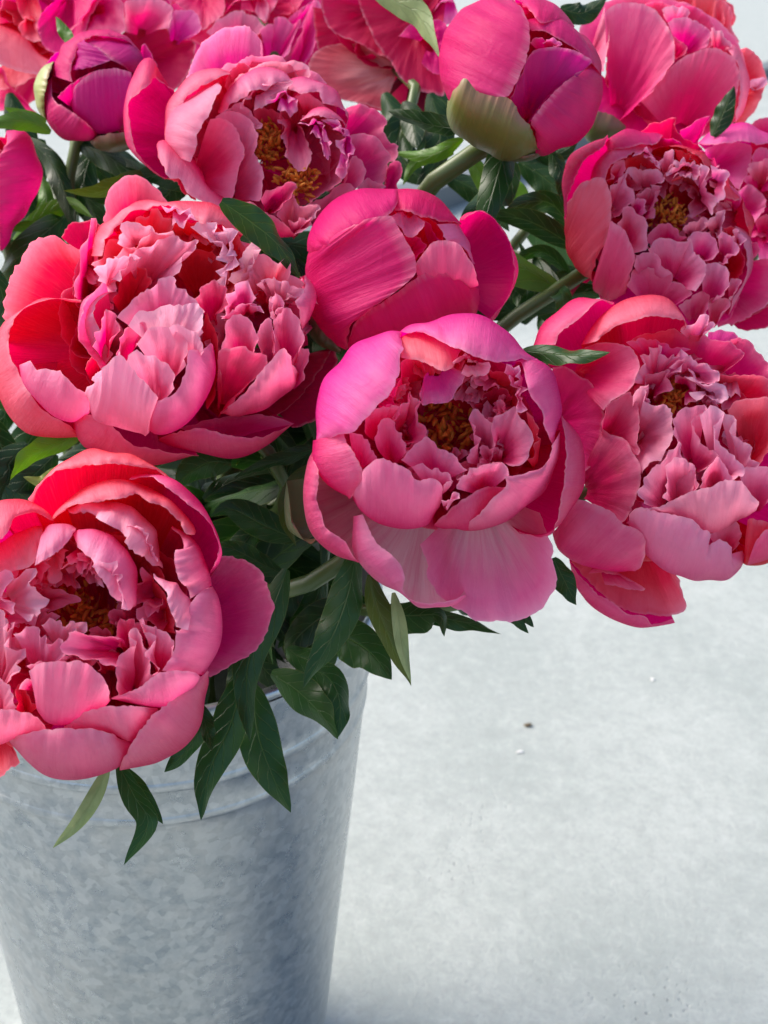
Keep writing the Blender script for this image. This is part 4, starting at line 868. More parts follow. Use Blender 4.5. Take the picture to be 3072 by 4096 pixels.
# --- upper middle-left, coral with golden stamens
F = Peony("open salmon pink peony in the upper middle with two golden stamen clusters", (480, 80), 0.7233, (800, 640), 580, 0.575, base=(760, 800), bw=-.6, col='l', seed=17)
F.guards(8, 0.78)
F.many([
 ('l', "353,335 390,210 460,100 560,35 660,12 750,45 802,110 807,190 787,215 720,225", dict(b="640,560", bw=-.55, ew=[-.35, -.25, -.2, -.2, -.15], k=.3, curl=.05, lo=.04)),
 ('k', "300,390 240,352 195,322 170,350 120,400 62,440 46,500 60,600 90,710 130,780 190,835 250,872", "302,383 240,342 192,308 182,248 150,226 100,258 50,338 13,450 13,560 48,680 98,772 180,833 250,875", dict(b="500,700", bw=-.5, sw=-.1, ds=.45)),
 ('k', "1250,482 1330,470 1410,480 1460,530 1472,560 1462,600 1500,680 1537,690 1542,740 1520,785", dict(b="1150,780", bw=-.5, ew=-.25, k=.3, rf=.015)),
 ('l', "1280,642 1340,622 1410,640 1470,700 1497,770 1472,870 1440,925", dict(b="1220,880", bw=-.3, ew=-.08, k=.4)),
 ('k', "1465,905 1470,820 1510,775 1547,790 1557,860 1540,935", dict(b="1450,960", bw=-.3, ew=-.05, k=.0)),
 ('p', "1310,930 1350,890 1430,895 1470,920 1420,960", dict(b="1380,1000", ew=.0, rf=.03)),
 ('l', "1240,905 1290,760 1340,770 1362,820 1340,900 1280,945", dict(b="1200,980", bw=-.1, ew=.12, k=-.2)),
 ('p', "590,385 660,312 760,242 850,220 950,230 1030,250 1057,290 1040,332 970,335", dict(b="760,520", bw=-.3, ew=-.02, k=.3, rf=.015)),
 ('l', "560,520 620,470 690,430 740,405 800,382 860,352 920,347 977,337", "530,500 600,390 700,312 800,268 900,273 980,330", dict(sw=.0, ds=.55, rf=.025)),
 ('p', "650,470 740,405 850,365 962,335 930,385 880,425 820,475 740,495", dict(b="760,380", bw=.25, ew=.28, rf=.03, sp=.35)),
 ('l', "605,300 555,315 480,355 400,410 340,480 300,570 290,660", "607,294 540,268 460,272 380,318 310,400 260,500 238,600 245,690", dict(sw=.05, ds=.6)),
 ('p', "548,342 562,382 530,442 500,522 452,602 422,702 390,785", "545,338 470,358 400,400 320,480 280,580 262,680 300,760", dict(sw=.2, ds=.55, up=.05)),
 ('l', "215,762 270,880 330,890 370,962 430,992 500,1032 590,1062", "203,742 200,700 215,676 260,678 330,738 430,828 500,918 560,998 592,1058", dict(sw=.25, ds=.5)),
 ('r', "240,880 300,900 360,960 420,1000", dict(b="400,820", bw=-.3, ew=.1, k=.3)),
 ('l', "498,548 560,540 630,580 670,650 690,720 672,820 642,900 627,970 610,1002", dict(b="400,880", bw=-.05, ew=[.25, .38, .44, .42, .35], k=-.3)),
 ('p', "528,535 580,505 650,505 710,540 750,600 767,640 752,720 762,770 797,850 792,930 770,1002", dict(b="600,980", bw=-.1, ew=[.2, .26, .3, .34, .4], k=-.3)),
 ('w', "560,515 650,453 700,480 750,530 792,580 770,597 720,555 650,515", dict(b="600,620", ew=.20, sp=.25, rf=.02)),
 ('k', "600,1012 720,1010 780,1040 850,1080 900,1110 940,1150 972,1195", "560,1060 650,1130 760,1190 880,1220 970,1205", dict(sw=.2, ds=.5)),
 ('k', "780,995 860,920 930,890 967,900 952,960 870,1072", dict(b="810,1080", ew=.46, rf=.02)),
 ('p', "870,1085 950,965 985,970 992,995 1060,1020 1107,1040 1050,1102 970,1165", dict(b="950,1170", ew=.42, rf=.03)),
 ('l', "940,1130 1000,1090 1070,1080 1040,1130 960,1190", dict(b="960,1220", ew=.46, rf=.04)),
 ('v', "820,478 870,420 920,405 987,440 977,510 945,532 930,518 870,492", dict(b="900,395", bw=.3, ew=.36, k=-.5, sp=.35, rf=.04)),
 ('l', "930,382 1000,407 1100,412 1120,452 1180,482 1240,502 1262,585", "935,340 1020,328 1120,348 1202,398 1252,478 1278,522 1255,595", dict(sw=.02, ds=.6, rf=.02)),
 ('l', "970,420 1040,400 1120,460 1150,500 1060,500 1000,560", dict(b="1050,560", bw=-.1, ew=.22, rf=.02)),
 ('l', "995,560 1060,540 1140,540 1210,560 1252,592", "1000,550 1060,500 1140,488 1220,535 1258,592", dict(sw=.3, ds=.3)),
 ('v', "990,582 1050,555 1120,580 1132,640 1167,710 1150,782 1110,705 1090,652 1050,622", dict(b="1090,560", bw=.40, ew=.44, sp=.3, rf=.05)),
 ('v', "1110,552 1180,550 1250,620 1282,680 1292,740 1270,802 1240,872 1210,852 1240,762 1215,722 1225,662 1170,612", dict(b="1240,640", bw=.34, ew=.42, sp=.35, rf=.05)),
 ('l', "880,540 905,602 895,670 910,730 905,762 960,802 1020,842 1057,802 1062,742 1040,682 1000,602", dict(b="960,560", bw=-.05, ew=.16, k=-.4, sp=.25, rf=.02)),
 ('l', "880,540 900,470 1000,400 1120,470 1225,602 1262,762 1235,882 1130,962 1050,1002", dict(b="960,800", bw=-.35, ew=.16, k=.8)),
 ('l', "740,560 760,490 840,480 900,520 900,600", dict(b="860,760", bw=-.35, ew=.08, k=.6)),
])
F.many([('p', "1030,1020 1130,970 1250,900 1310,960 1220,1070 1120,1120", dict(b="1080,1180", bw=-.3, ew=.08, rf=.02))])
F.stamens((820, 690), 75, 110, 130, w=-.07, size=.13, tilt=.6)
F.stamens((990, 900), 80, 90, 110, w=.03, size=.13, tilt=.6)
F.stem(via=[(1000, 1250, .62)])
F3 = F

# --- tall bud with green sepal
F = Peony("smooth round magenta bud with a large green sepal, on a thick slanted stem", (1536, 0), 0.9259, (592, 335), 352, 0.565, base=(560, 560), bw=-.6, col='m', seed=18)
F.guards(7, 0.92, w=.1)
F.many([
 ('m', "690,100 760,112 820,150 870,205 900,275", "690,85 770,100 835,140 892,200 930,265 946,330", dict(up=-.03, ds=.9)),
 ('m', "640,130 700,140 760,180 810,205 870,250 902,277", "600,80 680,70 760,90 840,150 890,210 920,262", dict(sw=.35, ds=.55)),
 ('m', "600,20 640,60 675,102 740,96 802,117", "566,0 640,-25 722,-2 782,58 812,120", dict(up=.02, ds=.9)),
 ('x', "545,420 570,370 605,290 640,222 720,203 800,210 870,240 897,272 800,340 700,425 640,520", dict(b="600,560", bw=.35, ew=[.8, .9, .92, .8, .75, .8], k=-.4, j=.004)),
 ('m', "895,270 830,320 760,370 700,430 660,480 635,520 650,560 655,602", "905,255 942,340 942,430 912,510 870,580 800,640 720,667 655,672", dict(up=.03, ds=.93)),
 ('m', "565,5 610,60 634,150 622,240 597,310 562,380 530,418 440,440 330,450", "560,0 480,-8 400,13 320,68 260,150 236,240 238,330 262,410 300,480", dict(up=.06, ds=.93)),
 ('m', "630,185 670,160 720,175 760,200 700,205", dict(b="690,240", ew=.86, rf=.02)),
 ('v', "680,180 700,165 740,170 770,195 730,200", dict(b="720,230", ew=.88, rf=.02)),
])
F.sepal("288,440 310,380 347,336 390,380 425,402 480,415 532,418 562,450 592,500 632,550 657,592 650,642", "274,432 278,520 310,582 380,634 460,668 560,692 640,672 692,656", up=.10, ds=.95, rgb=(.10, .135, .022), j=.006)
F.sepal("500,680 600,672 680,645 735,606", "490,680 560,698 640,692 735,612", up=.06, rgb=(.05, .075, .03))
F.stem(via=[(1720, 740, .60), (1500, 1080, .63)], r=.0052)
F10 = F

# --- small dark bud, left
F = Peony("small dark magenta bud near the upper left with a yellow green sepal on its side", (0, 0), 0.6028, (612, 568), 375, 0.640, base=(600, 740), bw=-.7, col='x', seed=19)
F.guards(7, 0.9, w=.1)
F.many([
 ('m', "480,545 470,480 490,400 530,305 600,250 660,240 740,245 850,280 925,347", "345,500 355,430 380,370 430,290 520,220 640,193 740,203 830,238 927,343", dict(up=.03, ds=.9)),
 ('x', "560,290 620,312 680,347 732,397 800,430 870,482", "600,252 740,248 850,283 922,338 942,400 905,482", dict(up=-.02, ds=.9)),
 ('x', "560,290 640,312 700,362 735,397 640,437 560,457 478,467", "570,275 530,300 490,400 476,470", dict(sw=.55, ds=.35)),
 ('x', "480,645 500,572 560,510 640,470 730,450 800,455 872,482", "460,690 520,790 620,870 720,885 820,860 880,760", dict(sw=.35, ds=.6)),
 ('m', "380,645 430,590 520,520 620,475 700,455", dict(b="480,720", ew=.80)),
 ('m', "345,520 345,602 370,670 440,712 520,770 590,822 640,882", "348,500 298,580 288,700 308,800 368,882 430,932 500,943 600,937 642,900", dict(up=.04, ds=.9)),
 ('m', "700,640 820,600 900,560 935,470", "820,900 890,830 940,700 945,520", dict(up=-.05)),
])
F.sepal("350,420 330,500 302,600 296,700 302,780", "356,408 300,438 240,508 218,600 238,690 270,752 302,795", up=.05, rgb=(.24, .28, .05))
F.sepal("605,925 680,892 780,880 872,870", "600,940 650,985 760,1008 860,993 892,960", up=.02, rgb=(.16, .08, .04))
F.many([('m', "925,420 922,350 960,288 1002,350 1050,450 1075,530 1000,560", dict(b="920,640", bw=-.4, ew=-.1, k=.2))])
F.stem(via=[(285, 650, .68), (288, 920, .68)], r=.0035)
F2 = F

# --- upper right, big smooth outer petals
F = Peony("large smooth pink peony at the upper right, seen from its side with broad outer petals", (2200, 0), 0.5256, (880, 480), 590, 0.690, base=(700, 860), bw=-.4, col='k', seed=20)
F.guards(7, 0.82, w=-.1)
F.many([
 ('l', "425,60 500,-10 600,-30 760,-30 850,20 842,95", dict(b="640,400", bw=-.3, ew=-.2, k=.2)),
 ('c', "1440,372 1520,370 1600,440 1642,550 1642,650 1600,780 1500,920 1420,942", dict(b="1250,760", bw=-.5, ew=-.25, k=.5)),
 ('w', "1520,620 1560,590 1640,590 1640,650 1570,680 1525,650", dict(b="1530,720", ew=-.15)),
 ('l', "1360,392 1420,480 1442,600 1437,750 1410,852", "1340,328 1420,350 1472,450 1512,570 1517,680 1492,800 1420,932", dict(sw=-.05)),
 ('l', "425,28 415,130 450,160 447,300 432,430 410,542", dict(b="250,560", bw=-.3, ew=.28, k=-.3)),
 ('l', "850,112 870,70 940,40 1000,35 1052,80 1052,135", dict(b="950,240", ew=.12, rf=.03)),
 ('v', "890,175 960,130 1080,140 1160,180 1222,240 1222,290 1190,355", dict(b="1000,420", ew=.34, k=-.7, rf=.02)),
 ('l', "1215,305 1225,208 1280,230 1340,280 1392,340 1350,372", dict(b="1270,420", ew=.32, rf=.025)),
 ('k', "935,280 1000,320 1052,350 1040,402 960,455", dict(b="930,440", ew=.44)),
 ('k', "415,142 420,90 480,40 560,15 650,13 740,40 820,90 880,170 930,260 952,350 942,470 870,572 800,660 700,765", dict(b="480,960", bw=-.1, ew=[.3, .35, .4, .5, .55, .5], k=-.6, lo=.03)),
 ('k', "690,770 790,650 870,560 960,470 1060,410 1150,375 1250,360 1330,390 1400,440 1442,530 1444,620 1422,720 1400,802", dict(b="950,1060", bw=.0, ew=[.45, .5, .5, .42, .3], k=-.6, lo=.03)),
])
F.sepal("330,860 420,850 520,900 580,960", "240,1020 300,1080 420,1090 560,1040", rgb=(.06, .08, .02), sw=-.1, ds=.3)
F.stem(via=[(2330, 640, .70), (2000, 1050, .70)])
F11 = F

# --- far right, magenta, cut by the edge
F = F11
F.many([('k', "190,330 260,150 420,10 700,-40 1000,10 1250,130 1430,320 1510,560 1490,760 1400,940 1200,1040", dict(b="800,600", bw=-.4, ew=-.15, k=.4)),
        ('m', "250,600 330,800 480,950 700,1060 950,1080 1200,1030 1380,900", dict(b="800,600", bw=-.3, ew=-.1, k=.4))])
F = Peony("magenta peony cut off by the right picture edge, beside the tight ruffled one", (2200, 440), 0.5256, (1720, 620), 560, 0.660, base=(1700, 760), col='m', seed=21)
F.guards(7, 0.8)
F.many([
 ('k', "1480,180 1560,80 1659,50 1760,60 1800,200", dict(b="1660,400", bw=-.6, ew=-.4, k=.2)),
 ('v', "1130,262 1220,272 1320,258 1430,247 1530,252 1580,267 1659,257 1760,262", "1118,250 1180,180 1280,120 1400,103 1520,108 1620,168 1760,230", dict(sw=-.05)),
 ('v', "1180,295 1280,247 1380,238 1460,250 1542,280 1532,400 1512,470 1482,540 1440,602", dict(b="1150,480", bw=-.2, ew=.3, k=-.4, rf=.015)),
 ('v', "1440,612 1480,570 1560,580 1652,690 1642,740 1602,800 1560,852", dict(b="1420,800", bw=-.1, ew=.34, rf=.02)),
 ('v', "1480,542 1530,440 1560,300 1659,290 1750,400 1700,600", dict(b="1580,640", ew=.35, rf=.03)),
 ('p', "1500,460 1570,390 1640,360 1700,420 1660,520", dict(b="1600,600", ew=.44, rf=.05)),
 ('v', "1530,972 1600,960 1700,980 1740,1100 1659,1147 1590,1142", dict(b="1560,900", bw=-.2, ew=.1)),
 ('m', "1560,845 1640,790 1720,820 1740,950 1660,1000", dict(b="1600,1000", ew=.3, rf=.03)),
 ('m', "1850,300 1800,500 1820,800", "1900,140 2250,400 2250,900"),
])
F.stem(via=[(2850, 1250, .66), (2100, 1500, .66)])

# --- left edge, dark
F = Peony("dark crimson peony cut off by the left picture edge above the largest one", (0, 0), 0.6028, (-60, 1200), 370, 0.640, base=(-60, 1250), col='d', seed=22)
F.guards(7, 0.85)
F.many([
 ('m', "45,882 38,960 0,1020 -60,1100 -80,1200 -60,1300 -40,1400 -20,1520 0,1662", "45,868 170,868 240,1000 276,1140 256,1270 190,1392 100,1502 60,1602 20,1662", dict(ds=.8)),
 ('d', "-60,960 20,1005 40,1015 30,1100 40,1200 30,1300 -40,1400", dict(b="-120,1250", ew=.6, k=-.4)),
 ('m', "-250,1000 -200,1200 -240,1400", "-300,850 -450,1200 -340,1550"),
])
F.stem(via=[(120, 1300, .66)])

# --- top left, wide open salmon flower
F = Peony("wide salmon and crimson peony filling the top left corner behind the small bud", (0, 0), 0.6028, (420, -60), 700, 0.740, base=(420, 100), bw=-.5, col='k', seed=23)
F.guards(8, 0.72)
F.many([
 ('m', "-80,415 10,450 60,540 130,630 200,700 265,765 200,740 0,735 -80,760", dict(b="0,560", bw=-.4, ew=-.15, k=.1, sp=.3)),
 ('o', "-80,620 60,600 150,560 220,520 330,490", dict(b="140,200", bw=-.4, ew=-.25, k=.3)),
 ('d', "810,215 900,190 1000,173 1100,183 1200,240 1302,290 1290,400 1240,500 1160,592 1000,620", dict(b="820,400", bw=-.4, ew=-.1, k=.2)),
 ('o', "-80,430 0,435 100,470 200,497 290,505 350,485 375,392", "-80,120 0,175 100,255 200,318 300,360 372,388", dict(sw=.1, ds=.2, b="100,0")),
 ('c', "-80,60 0,60 80,130 160,230 260,300 350,350 390,380", dict(b="200,60", bw=-.4, ew=-.02, k=.5)),
 ('o', "160,110 120,165 130,222 180,268 280,285 262,230 240,150 200,110", dict(b="200,90", bw=-.1, ew=.08, sp=.3)),
 ('r', "60,-60 130,80 160,130 240,150 270,60 260,-60", dict(b="200,-80", bw=-.3, ew=.05)),
 ('m', "330,20 262,100 245,180 260,262 310,332 392,372 480,330 560,200 640,60 700,-40", dict(b="480,-40", bw=-.1, ew=.18, k=-.4)),
 ('k', "430,230 560,100 620,-20 720,-60 800,0 830,100 825,215 700,250 560,250", dict(b="640,40", bw=.1, ew=.22, k=-.4, sp=.3)),
 ('l', "820,205 826,100 832,0 1000,-30 1100,8 1162,50 1150,100 1120,182", dict(b="930,240", bw=-.1, ew=.10, k=-.3, rf=.015, j=.015)),
 ('v', "1110,185 1150,70 1182,50 1262,60 1302,90 1332,130 1342,212 1250,240", dict(b="1150,300", bw=-.1, ew=.06, j=.02)),
])
F.many([('d', "-100,760 100,720 300,640 500,560 700,560 900,600 1100,640 1300,500", dict(b="500,100", bw=-.6, ew=-.5, k=.2)), ('m', "1000,300 1200,420 1380,300 1480,120 1500,-60", dict(b="1000,-60", bw=-.6, ew=-.45, k=.2))])
F.stem(via=[(300, 500, .76)])

# --- behind the salmon one, top
F = Peony("pink ruffled peony cut by the top picture edge behind the salmon one", (600, 0), 0.7233, (560, -40), 420, 0.760, base=(600, 60), bw=-.4, col='k', seed=24)
F.guards(7, 0.7, w=-.2)
F.many([
 ('k', "90,-40 110,30 130,20 200,60 280,120 292,172 340,140 405,80 412,-40", dict(b="300,-60", bw=-.2, ew=.0, k=-.2)),
 ('m', "400,90 440,30 500,0 560,-30 640,20 650,80 635,132 560,62 500,52", dict(b="520,-60", bw=-.1, ew=.05)),
 ('l', "505,5 560,-5 652,10 652,80 636,130 580,60", dict(b="600,-40", bw=.0, ew=.16)),
 ('k', "640,135 680,60 720,-20 760,-60", dict(b="620,-60", bw=.0, ew=.12)),
 ('l', "312,178 370,110 440,70 510,50 540,75 600,100 632,150 600,190", dict(b="470,300", bw=-.1, ew=.16, j=.016)),
 ('v', "740,328 800,240 850,150 870,60 930,-5 952,80 942,170 900,280 860,345", dict(b="790,430", bw=-.2, ew=.1, k=-.2)),
 ('v', "760,110 800,70 860,30 930,-8 880,60 850,150", dict(b="780,180", bw=-.2, ew=.0)),
 ('v', "608,162 650,130 690,132 690,95 742,90 790,132 832,100 822,150 780,250 740,325", dict(b="670,400", bw=-.1, ew=.2, k=-.3, j=.015)),
])
F.many([('m', "200,200 400,330 650,420 850,400 960,250 980,-40", dict(b="560,-60", bw=-.4, ew=-.2, k=.2))])
F.stem(via=[(1100, 500, .74)])

# --- dark underside at the top centre
F = Peony("deep crimson peony at the top centre, showing its shaded drooping outer petals", (600, 0), 0.7233, (1330, 60), 470, 0.730, base=(1340, 360), bw=-.3, col='d', seed=25)
F.guards(7, 0.7)
F.many([
 ('k', "1300,590 1280,600 1150,572 1000,530 890,470 868,385 900,300 980,250 1130,240 1250,285 1330,330", dict(b="1370,390", bw=-.2, ew=-.2, k=-.1, rgb=(.62, .12, .16), flare=.5)),
 ('d', "943,-30 950,60 980,150 1040,195 1130,235 1210,275 1300,315", dict(b="1280,60", bw=-.1, ew=.12, k=-.4)),
 ('d', "1140,-40 1180,100 1260,262 1320,332 1382,432 1462,492 1560,522 1625,530 1660,400", dict(b="1500,60", bw=.1, ew=.25, k=-.5)),
 ('m', "1375,200 1440,130 1520,100 1640,130 1660,300 1600,420 1500,350", dict(b="1540,240", bw=.35, ew=.38, k=-.3, sp=.3)),
 ('v', "1560,60 1600,20 1680,20 1700,120 1620,150", dict(b="1640,-40", bw=.1, ew=.2)),
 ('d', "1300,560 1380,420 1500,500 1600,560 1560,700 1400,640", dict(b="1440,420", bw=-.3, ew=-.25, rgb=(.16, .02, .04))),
])
F.many([('d', "900,40 920,250 1000,450 1200,600 1400,620 1560,640", dict(b="1350,100", bw=-.5, ew=-.4, k=.2))])
F.leaf("790,-40 850,0 900,30 930,80 950,125", 62, .62, .60, 'q', roll=-.5, fold=.2)
F.stem(via=[(1600, 560, .70)])
FD = F

# --- coral one behind the top right
F = Peony("coral pink peony behind the upper right one, at the top corner against bare ground", (2200, 0), 0.5256, (1150, 120), 330, 0.790, base=(1120, 260), bw=-.4, col='c', seed=26)
F.guards(6, 0.8, w=-.1)
F.many([
 ('o', "840,60 860,-20 960,-80 1100,-100 1250,-60", dict(b="1000,300", bw=-.4, ew=-.2)),
 ('c', "1060,120 1080,20 1130,-60 1250,-60 1262,60 1240,190", dict(b="1150,330", ew=.1, bw=-.2)),
 ('o', "1240,0 1310,-10 1372,50 1392,120 1380,200 1440,320 1350,332", dict(b="1280,380", bw=-.3, ew=.0)),
 ('c', "1240,200 1250,60 1300,-20 1320,60 1330,160 1300,230", dict(b="1280,340", bw=-.2, ew=.12)),
 ('r', "850,100 900,-20 1060,-40 1110,40 1060,120", dict(b="980,300", bw=-.3, ew=.02)),
])
F.stem(via=[(2600, 560, .78)])
FC = F

# ================================================================== leaves (positions in the 1659-wide view)
F4.leaf("478,435 540,478 600,528 648,600", 72, .475, .50, 'g', roll=.25)
F8.leaf("1130,758 1200,765 1260,768 1318,761", 48, .50, .475, 'g', roll=.5)
F10.leaf("1085,335 1092,375 1065,420 995,472", 78, .62, .60, 'g', roll=-.3)
F9.leaf("1250,540 1170,490 1110,470 1030,468", 56, .62, .60, 'e', roll=.4)
F9.leaf("1240,500 1190,440 1130,440 1080,470", 50, .66, .63, 'e')
F10.leaf("990,278 920,268 838,240", 56, .60, .63, 'e', roll=.5)
F10.leaf("1000,300 930,335 850,330", 36, .62, .64, 'b')
F10.leaf("1010,330 1040,385 1060,450", 40, .64, .64, 'b')
F10.leaf("980,330 900,350 870,400", 30, .66, .66, 'b')
F9.leaf("1190,330 1215,380 1225,450", 48, .64, .64, 'e', roll=.5)
F9.leaf("1100,380 1125,430 1120,480", 40, .66, .66, 'b')
F9.leaf("1230,590 1170,545 1095,570", 36, .64, .63, 'g', roll=.4)
F9.leaf("1220,650 1150,580 1120,520", 30, .66, .66, 'g')
F9.leaf("1190,700 1150,640 1085,600", 34, .66, .65, 'g')
F9.leaf("1190,560 1140,600 1110,690", 50, .67, .66, 'e')
F9.leaf("1230,700 1200,640 1140,610", 56, .68, .67, 'e', roll=.6)
# over the bucket
F6.leaf("770,1190 755,1270 720,1370 655,1487", 84, .50, .485, 'g', roll=.35, fold=.5)
F6.leaf("800,1240 815,1310 850,1400 888,1482", 60, .50, .485, 'o', roll=-.5, fold=.6)
F6.leaf("850,1280 862,1340 870,1400 888,1475", 34, .497, .484, 'q', roll=.3, fold=.2)
F6.leaf("680,1370 740,1375 800,1410 846,1468", 104, .535, .51, 'g', roll=.2)
F6.leaf("820,1320 880,1330 950,1330 960,1375", 80, .53, .515, 'g', roll=.5)
F6.leaf("880,1310 960,1335 1030,1350 1083,1370", 44, .53, .53, 'g', roll=.7)
F6.leaf("1090,1320 1120,1345 1142,1368", 26, .50, .50, 'g')
F6.leaf("1120,1320 1140,1340 1153,1355", 22, .50, .50, 'e')
F8.leaf("1195,1205 1222,1260 1245,1307", 56, .51, .505, 'g', roll=.3)
F7.leaf("620,1230 590,1310 535,1440 540,1602", 78, .50, .475, 'g', roll=.35, fold=.45)
F6.leaf("545,1480 555,1580 590,1680 628,1755", 96, .51, .49, 'g', roll=-.25, fold=.35)
F7.leaf("530,1440 500,1560 455,1660 434,1772", 86, .505, .48, 'g', roll=.25, fold=.4)
F7.leaf("440,1560 400,1625 355,1668", 52, .49, .48, 'g', roll=.3)
F7.leaf("430,1520 445,1570 458,1622", 40, .485, .475, 'g', roll=-.3)
F6.leaf("585,1455 640,1490 690,1540 730,1597", 84, .525, .505, 'g', roll=-.5)
F6.leaf("660,1440 710,1465 735,1520 728,1595", 76, .525, .51, 'g', roll=.3)
F7.leaf("235,1655 205,1720 165,1780 114,1832", 38, .475, .46, 'q', roll=.1)
F7.leaf("255,1650 290,1720 320,1780 268,1868", 56, .475, .455, 'g', roll=.3)
F7.leaf("270,1660 310,1720 352,1780", 38, .48, .47, 'g', roll=-.4)
F4.leaf("175,935 110,965 60,990 22,1037", 58, .53, .52, 'b', roll=.5)
F4.leaf("130,1010 90,1040 50,1030", 30, .54, .54, 'y')
F4.leaf("640,1165 570,1135 500,1100 455,1115", 74, .56, .55, 'g', roll=.2)
F4.leaf("610,1240 560,1215 500,1185 440,1180", 54, .555, .55, 'g', roll=-.4)
F4.leaf("440,1080 500,1040 590,1020 665,1025", 54, .56, .57, 'e', roll=.4)
F4.leaf("500,1000 450,1000 400,1030 380,1060", 76, .55, .55, 'g', roll=.3)
F4.leaf("690,965 620,990 560,1010 505,1032", 40, .54, .55, 'e', roll=.5)
F6.leaf("690,1000 640,1050 620,1120 640,1180", 50, .54, .53, 'o', roll=.4)
F4.leaf("560,1130 530,1170 500,1200 470,1240", 60, .57, .56, 'e')
F4.leaf("660,1260 620,1290 600,1340 630,1400", 70, .57, .56, 'e')
F6.leaf("700,1230 680,1300 640,1350 600,1400", 66, .58, .56, 'g')
F6.leaf("760,1300 700,1330 640,1380 620,1430", 80, .575, .55, 'e')
F6.leaf("620,1400 650,1420 700,1430 730,1400", 60, .55, .54, 'g')
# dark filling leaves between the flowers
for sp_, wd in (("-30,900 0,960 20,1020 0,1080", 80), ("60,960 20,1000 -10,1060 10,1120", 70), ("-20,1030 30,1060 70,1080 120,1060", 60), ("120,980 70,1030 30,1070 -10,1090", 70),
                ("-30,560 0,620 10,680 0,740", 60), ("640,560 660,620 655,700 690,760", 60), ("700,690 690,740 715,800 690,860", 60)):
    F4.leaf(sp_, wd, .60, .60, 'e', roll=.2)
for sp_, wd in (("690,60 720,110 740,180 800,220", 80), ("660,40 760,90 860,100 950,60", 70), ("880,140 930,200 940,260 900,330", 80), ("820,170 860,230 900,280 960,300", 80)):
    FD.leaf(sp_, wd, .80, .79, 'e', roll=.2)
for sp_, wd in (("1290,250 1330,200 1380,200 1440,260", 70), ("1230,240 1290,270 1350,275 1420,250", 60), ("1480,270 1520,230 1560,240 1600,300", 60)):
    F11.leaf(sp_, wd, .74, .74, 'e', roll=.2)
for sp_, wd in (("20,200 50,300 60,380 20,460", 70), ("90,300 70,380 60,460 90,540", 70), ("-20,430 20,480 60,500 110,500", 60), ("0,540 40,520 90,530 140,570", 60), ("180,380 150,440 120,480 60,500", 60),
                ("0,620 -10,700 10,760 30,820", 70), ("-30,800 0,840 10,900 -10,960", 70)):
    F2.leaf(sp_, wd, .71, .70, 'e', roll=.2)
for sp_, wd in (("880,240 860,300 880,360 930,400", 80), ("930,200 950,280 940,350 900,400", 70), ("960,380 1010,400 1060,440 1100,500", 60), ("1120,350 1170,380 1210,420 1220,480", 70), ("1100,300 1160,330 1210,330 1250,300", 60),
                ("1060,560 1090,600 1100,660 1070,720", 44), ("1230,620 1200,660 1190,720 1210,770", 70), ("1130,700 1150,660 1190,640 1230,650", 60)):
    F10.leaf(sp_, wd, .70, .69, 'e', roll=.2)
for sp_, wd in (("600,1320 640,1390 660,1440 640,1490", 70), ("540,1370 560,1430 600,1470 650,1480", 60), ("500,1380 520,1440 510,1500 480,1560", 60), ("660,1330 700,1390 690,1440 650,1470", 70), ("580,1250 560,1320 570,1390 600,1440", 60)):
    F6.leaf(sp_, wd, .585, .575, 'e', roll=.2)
# upper left
F2.leaf("110,285 60,262 0,262 -40,270", 44, .62, .60, 'b', roll=-.5)
F2.leaf("100,262 50,250 10,232", 30, .63, .62, 'b')
F2.leaf("330,372 260,400 200,418 138,412", 46, .63, .60, 'o', roll=.6)
F2.leaf("330,400 250,425 170,420", 40, .64, .62, 'e', roll=-.3)
F2.leaf("155,100 138,68 120,36", 30, .655, .66, 'b', roll=.3)
F2.leaf("60,300 110,350 140,420 160,500", 50, .68, .66, 'e')
F2.leaf("200,320 180,400 210,480 230,540", 70, .69, .67, 'e')
F2.leaf("30,520 90,470 150,440 200,470", 44, .68, .66, 'b')
F2.leaf("90,380 100,440 80,500 40,560", 40, .69, .67, 'b')
F2.leaf("150,560 110,510 60,490 10,500", 40, .67, .66, 'b')
F2.leaf("260,440 240,380 220,330 190,310", 60, .69, .68, 'e')
F11.leaf("1210,18 1260,28 1312,-8", 50, .66, .66, 'e', roll=.5)
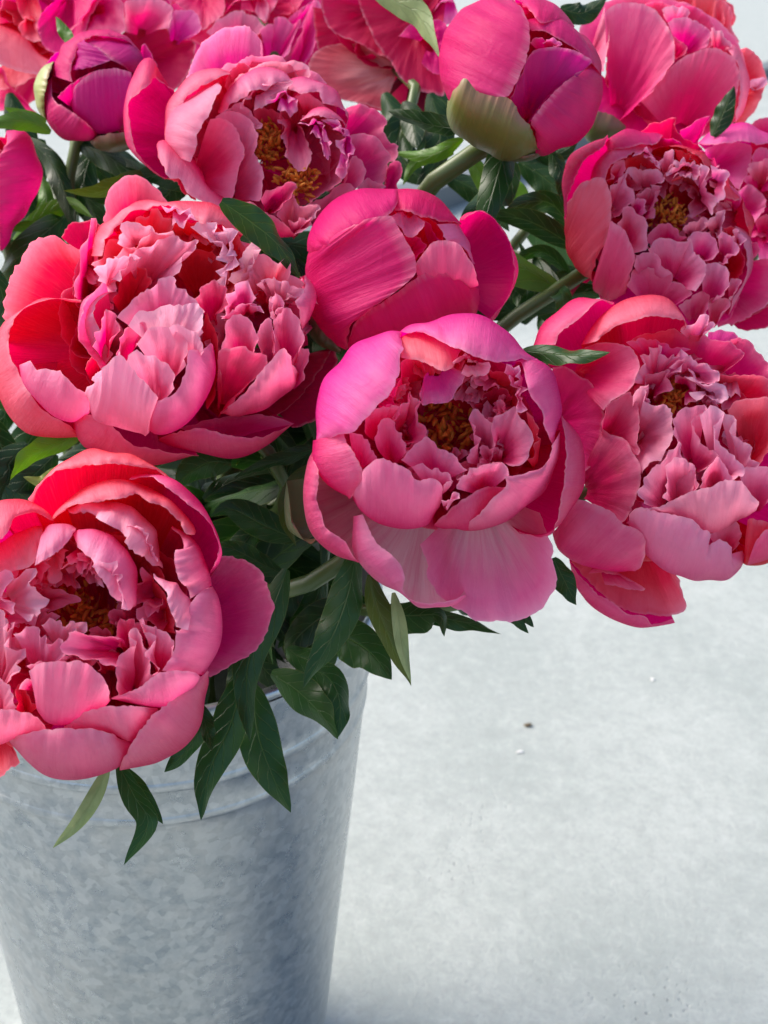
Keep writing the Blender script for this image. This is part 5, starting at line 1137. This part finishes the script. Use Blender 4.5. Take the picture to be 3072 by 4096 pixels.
F11.leaf("1540,295 1562,245 1586,186", 48, .64, .63, 'e', roll=.3)
F10.leaf("870,220 890,260 900,320", 60, .70, .68, 'e')
F10.leaf("830,200 870,290 880,350", 60, .71, .69, 'e')
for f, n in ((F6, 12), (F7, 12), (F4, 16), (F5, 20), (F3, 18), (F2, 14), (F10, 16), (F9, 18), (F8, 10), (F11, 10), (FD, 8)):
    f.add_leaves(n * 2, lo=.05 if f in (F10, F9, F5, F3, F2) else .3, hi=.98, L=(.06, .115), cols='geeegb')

F2.leaf("440,410 390,388 330,380 270,405", 64, .62, .63, 'e', roll=.3)
F2.leaf("420,380 380,400 350,430 300,440", 60, .64, .64, 'e', roll=.1)
F3.leaf("640,440 690,425 730,405 770,380", 60, .64, .65, 'e', roll=.1)
F3.leaf("660,470 690,440 700,410 740,390", 60, .65, .65, 'e', roll=.1)
for p in ALL:                      # leaves grow from their stem
    for o in list(p.root.children):
        if o.name.split(".")[0] == "leaf": o.parent = p.stem_o

# ================================================================== litter on the ground
def pebble(name, px, py, size, mat, label, cat, flat=.5):
    p = on_ground(px, py); r = np.random.default_rng(int(px))
    th = np.linspace(0, 2 * np.pi, 13); ph = np.linspace(-np.pi / 2, np.pi / 2, 8)
    rr = size * (1 + .25 * np.sin(2 * th + r.uniform(0, 6)) + .15 * np.sin(3 * th + r.uniform(0, 6))); rr[-1] = rr[0]
    Q = np.stack([np.outer(np.cos(ph), rr * np.cos(th)), np.outer(np.cos(ph), rr * np.sin(th)) * .7, np.repeat((np.sin(ph) + .8)[:, None], 13, 1) * size * flat], -1)
    o = link(name, grid_mesh(name, Q, th[None], ph[:, None], (0, 0, 0)), None, mat)
    o.location = p; o["label"] = label; o["category"] = cat
    return o
pebble("seed_husk", 2112, 2905, .0045, M_HUSK, "small brown dry husk lying on the pale concrete", "husk")
pebble("stone_chip", 2080, 3010, .0038, M_CHIP, "bright white chip on the concrete just below the brown husk", "chip", .3)
pebble("stone_chip", 2610, 2720, .0035, M_CHIP, "bright white chip on the concrete to the right of the husk", "chip", .3)
